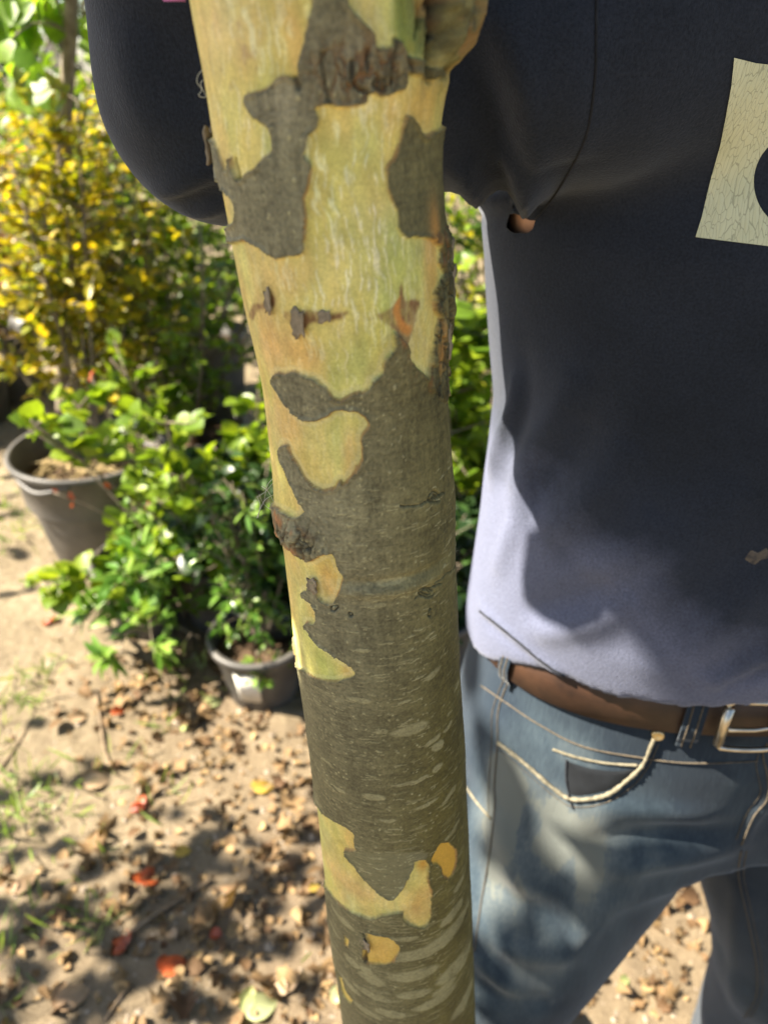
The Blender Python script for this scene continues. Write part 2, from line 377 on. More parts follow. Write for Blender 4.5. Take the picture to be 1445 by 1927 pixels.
gr = np.clip(sstep(-.1, .3, fbm2(S_ * 45, ZZ * 14, 3, 71)) * .6 + .9 * blob(760, 480, 90, 130) + .9 * blob(650, 690, 50, 60) + .7 * blob(620, 850, 30, 60) + .8 * blob(600, 1250, 50, 50) + .8 * blob(625, 1600, 30, 60), 0, 1)
cream[:] = base
cream = cream * (1 - gr[..., None]) + green * gr[..., None]
cream = cream * (1 - oc[..., None]) + ochre * oc[..., None]
rip = fbm2(S_ * 1050 + 3.5 * fbm2(S_ * 60, ZZ * 120, 2, 83), ZZ * 210, 2, 81) + .25 * n2
ripw = np.clip(1.0 * blob(650, 330, 130, 200) + .9 * blob(650, 560, 110, 150) + .6 * blob(460, 250, 70, 120) + .8 * blob(480, 60, 80, 90), 0, 1) * .9 + .15
pl = sstep(.02, .40, rip) * ripw * .85
cream = cream * (1 - pl[..., None]) + pale * pl[..., None]
mot = fbm2(S_ * 170, ZZ * 150, 4, 201)
cream *= (1 + .14 * n2 + .13 * n3 + .26 * mot)[..., None]; cream[..., 0] *= 1 + .14 * fbm2(S_ * 120, ZZ * 60, 3, 203); cream[..., 2] *= 1 - .25 * fbm2(S_ * 70, ZZ * 50, 3, 205)
golden = np.clip(blob(795, 190, 32, 55) + .6 * blob(820, 520, 16, 50), 0, 1)[..., None]
cream = cream * (1 - .75 * golden) + np.array([.60, .38, .075]) * .75 * golden
for s, w in zip(sd_cl[1:], (1.0, .55, .5, .5)):
    k2 = (sstep(.0006, -.0006, s) * w)[..., None]; cream = cream * (1 - k2) + np.array([.55, .31, .04]) * k2
tr_ = (np.clip(blob(795, 1625, 12, 14), 0, 1) * .9)[..., None]; cream = cream * (1 - tr_) + np.array([.50, .25, .03]) * tr_
stain = (sstep(.22, .5, fbm2(S_ * 260, ZZ * 260, 3, 91)) * np.clip(blob(450, 100, 45, 90) + .4 * blob(700, 590, 80, 25), 0, 1) * .6)[..., None]
cream = cream * (1 - stain) + np.array([.28, .17, .08]) * stain
rosy = (np.clip(blob(420, 60, 60, 80), 0, 1) * .35)[..., None]; cream = cream * (1 - rosy) + np.array([.66, .46, .28]) * rosy
gt = sstep(.002, -.002, poly_sd(GREEN_T))[..., None] * (1 - .3 * (n1 > 0))[..., None]
cream = cream * (1 - gt) + np.array([.24, .27, .055]) * gt
# outer bark: grey above, olive below; right side darkened to paint in its shade
gcol = np.zeros(TH.shape + (3,)); gcol[:] = np.array([.140, .128, .080])
ol = np.clip(sstep(-.5, 1.0, thw) * .75 + sstep(1.25, 1.05, ZZ) * .40, 0, 1)[..., None]
gcol = gcol * (1 - ol) + np.array([.088, .074, .021]) * ol
gcol *= (1 + .16 * sstep(1.1, 1.25, ZZ))[..., None] * np.array([1.06, 1.06, 1.0])
gcol *= (1 + .30 * fbm2(S_ * 26, ZZ * 48, 3, 191) + .28 * np.minimum(0, fbm2(S_ * 90, ZZ * 700, 2, 193)))[..., None]
up_ = np.clip(blob(680, 120, 100, 90), 0, 1)[..., None]; gcol = gcol * (1 - .6 * up_) + np.array([.19, .155, .095]) * .6 * up_
up_ = np.clip(blob(530, 200, 50, 50), 0, 1)[..., None]; gcol = gcol * (1 - .6 * up_) + np.array([.21, .19, .125]) * .6 * up_
gran = fbm2(S_ * 1100, ZZ * 1000, 2, 171); fib = fbm2(S_ * 800, ZZ * 120, 2, 173)
gcol *= (1 + .30 * n4 + .26 * n3 + .40 * gran + .30 * fib * sstep(1.05, 1.3, ZZ) + .25 * fbm2(S_ * 110, ZZ * 420, 3, 101))[..., None]
sg = sstep(.0008, -.0008, poly_sd(SMOOTH_G))[..., None]; gcol = gcol * (1 - sg) + (np.array([.155, .142, .072]) * (1 + .12 * n4 + .1 * n3)[..., None]) * sg
dashes = np.zeros(TH.shape, np.float32)
rs = np.random.RandomState(5)
def dash(th, z, hl, hh, tilt, val):
    sc = th * RREF
    R0, R1 = np.searchsorted(zs, z - hl - hh), np.searchsorted(zs, z + hl + hh) + 1
    C0, C1 = np.searchsorted(S_[0][:305], sc - hl - hh), np.searchsorted(S_[0][:305], sc + hl + hh) + 1
    if R1 <= R0 or C1 <= C0: return
    u = wx[R0:R1, C0:C1] - sc; v = wz[R0:R1, C0:C1] - z
    ca, sa = math.cos(tilt), math.sin(tilt); a = u * ca + v * sa; b = -u * sa + v * ca
    e = (a / hl) ** 2 + (b / hh) ** 2
    dashes[R0:R1, C0:C1] = np.maximum(dashes[R0:R1, C0:C1], val * sstep(1.25, .7, e))
for i in range(1500):
    z = rs.uniform(.72, 1.28); th = rs.uniform(-1.5, 1.5)
    dash(th, z, rs.uniform(.0010, .0042), rs.uniform(.0002, .00042), rs.normal(0, .06), rs.uniform(.2, 1.0))
for i in range(420):
    z = rs.uniform(.72, 1.0) if i < 300 else rs.uniform(.72, 1.12); th = rs.uniform(-1.5, 1.5)
    dash(th, z, rs.uniform(.002, .007), rs.uniform(.0004, .0010), rs.normal(0, .05), rs.uniform(.12, .5))
for i in range(1300):                     # small pale pimples
    z = rs.uniform(.9, 1.42); th = rs.uniform(-1.5, .6); dash(th, z, .0006, .0006, 0, rs.uniform(.4, 1))
for x, y, hl, hh, ti in PALE:
    th, z = pix2surf(x, y); k = math.dist(CO, (axx(z), TD - .04, z)) / FPX
    hl_s = hl * k; hz = hh * k / max(.35, math.sqrt(1 - min(.9, ((CAMZ - z) / math.dist(CO, (axx(z), TD, z))) ** 2)))
    dash(th, z, hl_s * 1.05, hz, -ti * .28, .72)
dd = (dashes * .72 * np.clip(1 + .5 * n4 + .5 * gran, .3, 1.2))[..., None]; gcol = gcol * (1 - dd) + np.array([.34, .31, .165]) * dd
# fine dark creases
cre = sstep(.34, .5, fbm2(S_ * 140, ZZ * 900, 3, 111)); gcol *= (1 - .25 * cre)[..., None]
# rough broken strip on the right edge, old wounds
rough = np.clip(sstep(.001, -.002, sd_strip) + blob(560, 1010, 42, 30) + .8 * blob(690, 140, 90, 60) + .7 * blob(800, 600, 40, 90), 0, 1)
rg = fbm2(S_ * 330, ZZ * 180, 4, 121)
gcol *= (1 - .5 * rough * sstep(0, .35, rg))[..., None]
col = cream * (1 - gray[..., None]) + gcol * gray[..., None]
rim = (sstep(.0007, .0001, np.abs(sd_gray - .0001)) * sstep(-.2, .25, fbm2(S_ * 90, ZZ * 90, 2, 131)) * (1 - wfree) * .75 * np.where(sd_gray > -.0002, 1, .3))[..., None]
col = col * (1 - rim) + np.array([.27, .14, .05]) * rim
hl_ = (sstep(.0014, .0004, np.abs(sd_low - .0016)) * .25)[..., None] * (1 - gray[..., None]); col = col * (1 - hl_) + np.array([.66, .60, .34]) * hl_
for bp in BROWN:
    s = poly_sd(bp); k2 = (sstep(.0008, -.0010, s) * np.clip(.85 + .9 * rg, .35, 1))[..., None]; col = col * (1 - k2) + np.array([.20, .105, .045]) * k2
k2 = (sstep(.001, -.001, poly_sd(ORANGE_B)) * .9)[..., None]; col = col * (1 - k2) + np.array([.52, .22, .05]) * k2
k2 = (np.clip(blob(826, 640, 10, 70) + blob(815, 430, 12, 50) + .8 * blob(850, 80, 8, 50), 0, 1) * sstep(-.05, .15, n4) * .8)[..., None]; col = col * (1 - k2) + np.array([.45, .23, .06]) * k2
k2 = (np.clip(blob(533, 972, 26, 7) + blob(530, 1010, 5, 22) + blob(560, 1030, 8, 8), 0, 1) * sstep(-.2, .1, rg) * .8)[..., None]; col = col * (1 - k2) + np.array([.36, .15, .05]) * k2
def crack(pts, w, depth=.0012):
    global CR
    P = np.array([pix2surf(*p) for p in pts]); P[:, 0] *= RREF
    for a, b in zip(P[:-1], P[1:]):
        R0, R1 = np.searchsorted(zs, min(a[1], b[1]) - .004), np.searchsorted(zs, max(a[1], b[1]) + .004)
        e = b - a; l2 = (e ** 2).sum() + 1e-12
        X, Y = wx[R0:R1], wz[R0:R1]; t = np.clip(((X - a[0]) * e[0] + (Y - a[1]) * e[1]) / l2, 0, 1)
        d = np.hypot(X - a[0] - t * e[0], Y - a[1] - t * e[1])
        CR[R0:R1] = np.maximum(CR[R0:R1], sstep(w, w * .3, d))
CR = np.zeros(TH.shape, np.float32)
for pts in ([(607,100),(610,140),(612,165),(618,192)],[(661,115),(662,150),(675,170),(690,178)],[(687,100),(689,125)],[(738,80),(735,115),(733,150)],[(762,105),(770,135)],[(795,0),(780,40),(775,70)],[(800,60),(797,130),(802,155)],[(557,149),(563,170)],[(446,300),(452,335)],[(686,1755),(692,1780),(688,1806)]):
    crack(pts, .0011)
for cx_, cy_, rx_, ry_ in ((712,157,13,11),(712,157,6,5),(797,1112,14,8),(797,1112,7,4),(812,935,12,9),(812,935,5,4),(631,1140,7,5),(660,1155,4,3),(806,1150,3,8),(720,235,0,0)):
    if rx_: crack([(cx_ + rx_ * math.cos(a), cy_ + ry_ * math.sin(a)) for a in np.linspace(0, 5.6, 12)], .0006)
for pts in ([(750,950),(775,948),(800,940),(830,925)],[(778,1122),(797,1104),(812,1100),(825,1095)],[(810,1095),(835,1075),(850,1060)]): crack(pts, .0005)
col *= (1 - .60 * CR * np.clip(.8 + 1.2 * n4, .3, 1))[..., None]
# scaly plates where the old bark breaks up
wo = np.where(((rough * gray) > .06))
scal = np.zeros(TH.shape); scid = np.zeros(TH.shape)
f1_, f2_, ci_ = worley2(wx[wo] * 210 + .6 * rg[wo], wz[wo] * 115 + .8 * rg[wo], 7)
scal[wo] = sstep(.22, .02, f2_ - f1_) * np.clip(rough[wo] * 1.3, 0, 1); scid[wo] = ci_ * np.clip(rough[wo] * 1.3, 0, 1)
scal *= gray; scid *= gray; wt_ = np.zeros(TH.shape); wt_[wo] = (ci_ - .5) * np.clip(rough[wo], 0, 1) * gray[wo]
col *= (1 - .62 * scal)[..., None] * (1 + .45 * wt_)[..., None]
col = col + (np.array([.30, .15, .055]) - col) * (.55 * scal * sstep(-.1, .3, fbm2(S_ * 60, ZZ * 60, 2, 181)))[..., None]
# relief
disp = -.0011 * scal + .0016 * scid * gray * rough + gray * .0013 + gray * (.00035 * n4 + .0002 * n3) + rough * gray * .0016 * rg - .0012 * CR + dashes * gray * .00022
disp += .0007 * sstep(-.0018, -.0002, sd_gray) * sstep(.0002, -.0002, sd_gray) * (1 - wfree) * (n4 > -.1)     # lifted edges
disp += (1 - gray) * .00018 * sstep(.1, .4, rip) * ripw
disp += .0022 * (blob(560, 1010, 60, 40) - .5 * blob(560, 1075, 60, 40)) + .0015 * blob(850, 580, 14, 60) + .0016 * blob(850, 470, 12, 40) + .001 * blob(846, 940, 20, 40)
disp -= .0010 * blob(740, 1090, 120, 8) - .0012 * blob(740, 1110, 120, 10)
# branch collar at the upper right
thk, zk = pix2surf(822, 62)
du = (thw - (thk + .12)) * RREF; dv = ZZ - (zk + .004)
kn = np.exp(-((du / .0125) ** 2 + ((dv - .006) / .019) ** 2) ** 1.6)
disp += kn * .0098 + .004 * np.exp(-((du / .022) ** 2 + ((dv - .02) / .035) ** 2)) - .0035 * np.exp(-((du + .0135) / .0022) ** 2 - ((dv + .002) / .016) ** 2) - .003 * np.exp(-((dv + .0145) / .002) ** 2 - (du / .009) ** 2)
kw = np.clip(1.5 * np.exp(-(((du + .004) / .0170) ** 2 + ((dv - .008) / .024) ** 2) ** 1.5), 0, 1)
disp += kw * (.0045 * fbm2(S_ * 260, ZZ * 110, 4, 141) - .0032 * sstep(.15, .3, fbm2(S_ * 420, ZZ * 60, 2, 143)))
k2 = kw[..., None]
kc = np.array([.105, .095, .036]) * (1 + .9 * rg + .5 * gran - .6 * sstep(.1, .3, fbm2(S_ * 420, ZZ * 60, 2, 143)))[..., None]; kc = kc + (np.array([.33, .18, .06]) - kc) * (sstep(.0, .3, fbm2(S_ * 200, ZZ * 200, 2, 151)) * .5)[..., None]
col = col * (1 - k2) + kc * k2
cl = (np.exp(-((du + .0135) / .002) ** 2 - ((dv + .002) / .014) ** 2) + np.exp(-((dv + .0145) / .0018) ** 2 - (du / .008) ** 2))[..., None]; col *= 1 - .7 * np.clip(cl, 0, 1)
disp += .0012 * fbm2(S_ * 18, ZZ * 14, 3, 161)
RRd = RR + disp
VT = np.stack([AX + RRd * np.sin(TH), TD - RRd * np.cos(TH), ZZ], -1).reshape(-1, 3)
idx = np.arange(nz * nt).reshape(nz, nt)
FT = np.stack([idx[:-1], np.roll(idx, -1, 1)[:-1], np.roll(idx, -1, 1)[1:], idx[1:]], -1).reshape(-1, 4)
m, n, l, b = new_mat('plane_bark')
a = n.new('ShaderNodeAttribute'); a.attribute_name = 'col'
t1 = noise_node(n, l, 900, 3); r1 = ramp(n, l, t1.outputs[0], [(.3, (.86, .86, .86)), (.7, (1.12, 1.12, 1.12))])
l.new(mix(n, l, 1.0, a.outputs['Color'], r1.outputs[0], 'MULTIPLY'), b.inputs['Base Color'])
b.inputs['Roughness'].default_value = .62; b.inputs['Specular IOR Level'].default_value = .25
bump(n, l, t1.outputs[0], .35, .0006, b)
M['plane_bark'] = m

tree = thing('plane_tree', (float(axx(0.)), TD, 0), 'young plane tree with flaking grey and cream patchwork bark in the foreground', 'tree')
mesh_obj('trunk', VT, FT, M['plane_bark'], tree, color=np.clip(col, .004, .95).reshape(-1, 3))

# ------------------------------------------------------------------ foliage tools
LEAF = {  # outline of one half: (along, across)
 'oval': [(.0, .0), (.22, .26), (.55, .30), (.85, .14), (1, 0)],
 'round': [(.0, .0), (.08, .34), (.38, .50), (.75, .32), (1, 0)],
 'blade': [(.0, .0), (.25, .035), (.55, .035), (.82, .02), (1, 0)],
 'lance': [(.0, .0), (.25, .12), (.55, .13), (.82, .07), (1, 0)],
 'lobed': [(.0, .0), (.02, .38), (.30, .24), (.42, .52), (.66, .20), (1, 0)]}
def add_leaves(mb, P, D, N, size, shape, rs, tint, curl=.25, fold=.25):
    """P points, D growing directions, N up normals (all n x 3); one folded, drooping leaf each"""
    P, D, N = (np.asarray(a, float) for a in (P, D, N)); n = len(P)
    if n == 0: return
    D = D / np.linalg.norm(D, axis=1)[:, None]
    X = np.cross(D, N); X /= np.linalg.norm(X, axis=1)[:, None] + 1e-9
    Nn = np.cross(X, D)
    size = np.broadcast_to(np.asarray(size, float), (n,)); tint = np.broadcast_to(np.asarray(tint, float), (n,))
    H = LEAF[shape]; k = len(H)
    cu = rs.normal(curl, .15, n); fo = rs.normal(fold, .12, n)
    cols = []
    for s in (0, 1, -1):
        for (u, w) in (H if s == 0 else H[1:-1]):
            ww = s * w
            q = P + size[:, None] * (D * (u * (1 - .25 * u * np.abs(cu)))[:, None] + X * ww - Nn * (cu * u * u * .5)[:, None] + Nn * (fo * abs(ww))[:, None])
            cols.append(q)
    per = len(cols); V = np.stack(cols, 1).reshape(-1, 3)
    mid = list(range(k)); r = [0] + list(range(k, k + k - 2)) + [k - 1]; lft = [0] + list(range(k + k - 2, k + 2 * (k - 2))) + [k - 1]
    base = []
    for i in range(k - 1):
        for side, o in ((r, 1), (lft, -1)):
            q = [mid[i], mid[i + 1], side[i + 1], side[i]]
            q = [q[j] for j in range(4) if q[j] not in q[:j]]
            if len(q) >= 3: base.append(tuple(q if o == 1 else q[::-1]))
    F = [tuple(v + j * per for v in f) for j in range(n) for f in base]
    mb.add(V, F, np.repeat(tint, per))
def rvec(rs, n): 
    v = rs.normal(size=(n, 3)); return v / np.linalg.norm(v, axis=1)[:, None]

def grow(stem_mb, leaf_mb, rs, base, height, spread, nstem, ntwig, nleaf, lsize, shape, twig_len=.25, stem_r=.006, bare=.15, tint=(.2, .9), lean=(0, 0, 0), up=.3, curl=.25, sunny=0.0):
    base = np.asarray(base, float); PP, DD, NN, TT = [], [], [], []
    for s in range(nstem):
        ang = rs.uniform(0, 2 * math.pi); sp = spread * rs.uniform(.25, 1)
        tipp = base + np.array([math.cos(ang) * sp, math.sin(ang) * sp, height * rs.uniform(.72, 1.05)]) + np.asarray(lean)
        mid = base + (tipp - base) * .5 + rs.normal(0, .12 * spread, 3) * [1, 1, .3]
        t = np.linspace(0, 1, 9)[:, None]
        pts = (1 - t) ** 2 * (base + rs.normal(0, .015, 3) * [1, 1, 0]) + 2 * t * (1 - t) * mid + t * t * tipp
        stem_mb.tube(pts, np.linspace(stem_r, stem_r * .35, 9), 6)
        for w in range(ntwig):
            u = rs.uniform(bare, 1); p = np.array([np.interp(u, t[:, 0], pts[:, j]) for j in range(3)])
            d = rvec(rs, 1)[0]; d[2] = abs(d[2]) * .5 + up * rs.uniform(-.4, 1); d /= np.linalg.norm(d)
            L = twig_len * rs.uniform(.4, 1) * (1.15 - .5 * u)
            tw = np.array([p, p + d * L * .55 + rs.normal(0, .02, 3), p + d * L + np.array([0, 0, -.12 * L])])
            stem_mb.tube(tw, [stem_r * .4, stem_r * .28, stem_r * .15], 4, cap=False)
            for q in range(nleaf):
                v = rs.uniform(.15, 1); lp = tw[0] * (1 - v) ** 2 + tw[1] * 2 * v * (1 - v) + tw[2] * v * v
                ld = d + rvec(rs, 1)[0] * .9; ld[2] -= .15
                PP.append(lp); DD.append(ld); nn = rvec(rs, 1)[0] * .55 + np.array([0, 0, 1.]); NN.append(nn)
                TT.append(np.clip(rs.uniform(*tint), 0, 1))
    if not PP: return
    add_leaves(leaf_mb, PP, DD, NN, lsize * rs.uniform(.6, 1.15, len(PP)), shape, rs, TT, curl)

# ------------------------------------------------------------------ plane tree: limbs and crown (above the frame)
rs = np.random.RandomState(11)
br = MB(); cr = MB()
Hh = np.cross(np.array([0, 0, 1.]), SUN); Hh /= np.linalg.norm(Hh); Hh *= np.sign(Hh[1])
Vv = np.cross(SUN, Hh); Vv *= np.sign(Vv[2]); V_FLANK = np.array([.12, .48, 1.42]) @ Vv + .12
top = np.array([float(axx(2.06)), TD, 2.06])
limbs = [([top, top + [-.10, .12, .35], top + [-.35, .30, .75], top + [-.5, .5, 1.3]], .022), ([top, top + [.10, .05, .4], top + [.2, .2, .9], top + [.25, .3, 1.5]], .020),
         ([[0, TD, 1.86], [-.22, .26, 1.98], [-.50, .25, 2.10], [-.85, .24, 2.25], [-1.1, .22, 2.5]], .014)]
for P, r0 in limbs: br.tube(P, np.linspace(r0, r0 * .4, len(P)), 8)
PL, DL, NL = [], [], []
for i in range(360):
    P, _r0 = limbs[rs.randint(2)]; P = np.array(P); u = rs.uniform(.8, len(P) - 1); j = min(int(u), len(P) - 2)
    p = P[j] + (P[j + 1] - P[j]) * (u - j) + rs.normal(0, .17, 3)
    if .36 < p @ Hh < .85 and p @ Vv < V_FLANK: continue
    PL.append(p); DL.append(rvec(rs, 1)[0] + [0, 0, -.3]); NL.append(rvec(rs, 1)[0] * .6 + [0, 0, 1])
for i in range(900):  # extra unseen crown leaves, added to hold sky light off man and trunk
    p = np.array([rs.uniform(-.75, 1.3), rs.uniform(-.7, 1.7), 0]); p[2] = rs.uniform(2.1, 3.3) + .25 * abs(p[0])
    if .34 < p @ Hh < .85 and p @ Vv < V_FLANK: continue
    PL.append(p); DL.append(rvec(rs, 1)[0] + [0, 0, -.3]); NL.append(rvec(rs, 1)[0] * .5 + [0, 0, 1])
for q in ([.5, .6, 2.5], [.9, .2, 2.7], [.1, -.3, 2.6], [.7, 1.2, 2.8], [-.3, -.4, 2.6], [-.3, 1.2, 2.8], [1.1, .8, 2.9], [.6, -.4, 2.7]): br.tube(poly_path([top, (top + np.array(q)) / 2 + [0, 0, .12], q], 4), np.linspace(.016, .005, 9), 6)
add_leaves(cr, PL, DL, NL, rs.uniform(.11, .19, len(PL)), 'lobed', rs, rs.uniform(0, 1, len(PL)))
# unseen leafy low limb, added along the sun rays to keep the trunk in shade
PL, DL, NL = [], [], []
for i in range(270):
    z = rs.uniform(.60, 1.72); p = np.array([float(axx(z)), TD, z]) + Hh * rs.uniform(-.075, .045) + SUN * rs.uniform(.85, 1.35)
    PL.append(p - .05 * Vv); DL.append(rvec(rs, 1)[0]); NL.append(SUN + rvec(rs, 1)[0] * .45)
    if i % 9 == 0:
        q = np.array(limbs[2][0][min(4, 1 + int(3 * rs.uniform()))]); br.tube([q, (q + p) / 2 + [0, 0, .03], p], [.006, .004, .0025], 5)
for i in range(80):  # more added leaves, set toward the sun to shade the sleeve
    PL.append(np.array([-.13, rs.uniform(.33, .435), rs.uniform(1.385, 1.72)]) + SUN * rs.uniform(.9, 1.25)); DL.append(Vv * rs.uniform(-.3, 1) + Hh * rs.normal(0, .3)); NL.append(SUN + rvec(rs, 1)[0] * .3)
add_leaves(cr, PL, DL, NL, rs.uniform(.06, .10, len(PL)), 'lobed', rs, rs.uniform(0, 1, len(PL)))
br.build('branch', M['bark_dark'], tree); cr.build('crown', M['leaf_plane'], tree)

# loose curling bark flakes, each a small plate of its own
def flake(px, py, w, h, curl, tilt, lift=.001):
    th, z = pix2surf(px, py); c = np.array([float(axx(z)) + float(rad(z)) * math.sin(th), TD - float(rad(z)) * math.cos(th), z])
    nn = np.array([math.sin(th), -math.cos(th), 0]); tx = np.array([math.cos(th), math.sin(th), 0]); tz = np.array([0, 0, 1.])
    mb = MB(); nu, nv = 9, 7; V = []
    for side in (0, 1):
        for i in range(nu):
            for j in range(nv):
                u, v = i / (nu - 1) - .5, j / (nv - 1) - .5
                jag = .12 * math.sin(9 * v + px) * abs(u) * 2; uu = u + jag * .5; vv = v * (1 + .25 * math.sin(7 * u + py))
                off = lift + curl * (uu + .5) ** 2 - side * .0007 + .0003 * math.sin(20 * u + 13 * v)
                V.append(c + tx * uu * w * math.cos(tilt) + tz * (vv * h + uu * w * math.sin(tilt)) + nn * off)
    F = []; o = nu * nv
    for i in range(nu - 1):
        for j in range(nv - 1):
            q = (i * nv + j, (i + 1) * nv + j, (i + 1) * nv + j + 1, i * nv + j + 1); F.append(q); F.append(tuple(o + a for a in q[::-1]))
    ring = [i * nv for i in range(nu)] + [(nu - 1) * nv + j for j in range(1, nv)] + [i * nv + nv - 1 for i in range(nu - 2, -1, -1)] + [j for j in range(nv - 2, 0, -1)]
    for a_, b_ in zip(ring, ring[1:] + ring[:1]): F.append((b_, a_, o + a_, o + b_))
    mb.add(V, F); return mb
M['flake'] = simple_mat('bark_flake', (.13, .105, .07), (.30, .24, .16), 260, .85, .5, .0006)
for args in ((564, 606, .0058, .0095, .0022, .1), (612, 594, .0045, .004, .0012, .2), (688, 1775, .0075, .010, .0016, .15), (508, 566, .004, .008, .0012, .3), (580, 1045, .005, .005, .0012, .4), (553, 1026, .006, .006, .0014, .3), (590, 1100, .006, .007, .001, .2), (533, 990, .005, .010, .0012, .1), (846, 545, .006, .014, .002, .2), (848, 480, .005, .012, .002, .2), (840, 640, .005, .013, .0016, .2), (402, 275, .004, .010, .0022, .1)):
    flake(*args).build('bark_flake', M['flake'], tree)

# ------------------------------------------------------------------ implicit surfaces -> mesh (surface nets)
def surface_nets(f, o, h):
    nx, ny, nz_ = f.shape; s = f < 0
    c = [(i, j, k) for i in (0, 1) for j in (0, 1) for k in (0, 1)]
    sl_ = lambda i, j, k: (slice(i, nx - 1 + i), slice(j, ny - 1 + j), slice(k, nz_ - 1 + k))
    cnt = sum(s[sl_(*q)].astype(np.int8) for q in c); act = (cnt > 0) & (cnt < 8)
    ii, jj, kk = np.where(act); Mn = len(ii)
    vals = np.stack([f[ii + q[0], jj + q[1], kk + q[2]] for q in c], 1)
    C8 = np.array(c, float); acc = np.zeros((Mn, 3)); w = np.zeros(Mn)
    for a in range(8):
        for b in range(a + 1, 8):
            if np.abs(C8[a] - C8[b]).sum() != 1: continue
            fa, fb = vals[:, a], vals[:, b]; mm = (fa < 0) != (fb < 0)
            t = np.where(mm, fa / np.where(mm, fa - fb, 1), 0)
            acc += np.where(mm[:, None], C8[a] + t[:, None] * (C8[b] - C8[a]), 0); w += mm
    V = (np.stack([ii, jj, kk], 1) + acc / w[:, None]) * h + o
    ID = -np.ones(act.shape, np.int64); ID[ii, jj, kk] = np.arange(Mn); Fs = []
    for ax in range(3):
        sh = [slice(None)] * 3; sh2 = [slice(None)] * 3; sh[ax] = slice(0, -1); sh2[ax] = slice(1, None)
        ch = s[tuple(sh)] != s[tuple(sh2)]; a, b_, c_ = np.where(ch); pos = np.stack([a, b_, c_], 1)
        o1, o2 = [(1, 2), (2, 0), (0, 1)][ax]
        ok = (pos[:, o1] > 0) & (pos[:, o2] > 0) & (pos[:, o1] < ID.shape[o1]) & (pos[:, o2] < ID.shape[o2]); pos = pos[ok]
        e1 = np.zeros(3, int); e1[o1] = 1; e2 = np.zeros(3, int); e2[o2] = 1
        g = lambda p: ID[p[:, 0], p[:, 1], p[:, 2]]
        q = np.stack([g(pos - e1 - e2), g(pos - e2), g(pos), g(pos - e1)], 1)
        ins = s[pos[:, 0], pos[:, 1], pos[:, 2]]; q = np.where(ins[:, None], q, q[:, ::-1]); Fs.append(q[(q >= 0).all(1)])
    return V, np.concatenate(Fs)
def grid(lo, hi, h):
    lo = np.asarray(lo, float); n_ = np.ceil((np.asarray(hi) - lo) / h).astype(int) + 1
    return np.meshgrid(*[lo[i] + h * np.arange(n_[i]) for i in range(3)], indexing='ij', sparse=True), lo
def smin(a, b, k):
    h = np.clip(.5 + .5 * (b - a) / k, 0, 1); return b * (1 - h) + a * h - k * h * (1 - h)
def cone(G, a, b, ra, rb, sy=1.0):
    X, Y, Z = G; a = np.asarray(a, float); b = np.asarray(b, float); d = b - a
    t = np.clip(((X - a[0]) * d[0] + (Y - a[1]) * d[1] + (Z - a[2]) * d[2]) / (d @ d), 0, 1)
    return np.sqrt((X - a[0] - t * d[0]) ** 2 + ((Y - a[1] - t * d[1]) / sy) ** 2 + (Z - a[2] - t * d[2]) ** 2) - (ra + (rb - ra) * t)
def ellip(G, c, r):
    X, Y, Z = G; q = np.sqrt(((X - c[0]) / r[0]) ** 2 + ((Y - c[1]) / r[1]) ** 2 + ((Z - c[2]) / r[2]) ** 2)
    return (q - 1) * min(r)
def loft(G, prof, e=2.4):
    """prof rows: z, centre x, centre y, half width, half depth front, half depth back"""
    X, Y, Z = G; P = np.array(prof); g = [np.interp(Z, P[:, 0], P[:, i]) for i in range(1, 6)]
    dy = Y - g[1]; bd = np.where(dy < 0, g[3], g[4])
    q = (np.abs((X - g[0]) / g[2]) ** e + np.abs(dy / bd) ** e) ** (1 / e)
    d = (q - 1) * np.minimum(g[2], bd)
    return np.maximum(d, np.maximum(P[0, 0] - Z, Z - P[-1, 0]))

# ------------------------------------------------------------------ the man
TORSO = [(.945, .295, .53, .219, .137, .125), (1.0, .295, .53, .219, .143, .125), (1.05, .295, .53, .217, .152, .12), (1.12, .295, .53, .214, .152, .12), (1.2, .295, .53, .211, .146, .12), (1.33, .297, .53, .231, .140, .125),
         (1.42, .297, .53, .212, .125, .125), (1.47, .297, .53, .17, .10, .12), (1.51, .297, .54, .11, .078, .09), (1.55, .297, .545, .078, .068, .072)]
SH_R, EL_R, WR_R = np.array([.135, .468, 1.455]), np.array([-.085, .440, 1.408]), np.array([-.074, .372, 1.60])
SH_L, EL_L, WR_L = np.array([.465, .53, 1.44]), np.array([.61, .57, 1.17]), np.array([.60, .44, .97])
PEL = [(.815, .293, .53, .208, .132, .13), (.86, .293, .53, .214, .134, .134), (.93, .294, .53, .207, .131, .125), (1.018, .295, .53, .193, .120, .112)]
HIP_R, KN_R, AN_R = np.array([.218, .515, .83]), np.array([.072, .425, .50]), np.array([.075, .62, .11])
HIP_L, KN_L, AN_L = np.array([.405, .53, .84]), np.array([.510, .50, .49]), np.array([.565, .56, .11])

def shrink(P, d): return [(p[0], p[1], p[2], p[3] - d, p[4] - d, p[5] - d) for p in P]
man = thing('person', (.30, .55, 0), 'person in dark sweatshirt and worn blue jeans behind the trunk, one arm reaching round it', 'person')

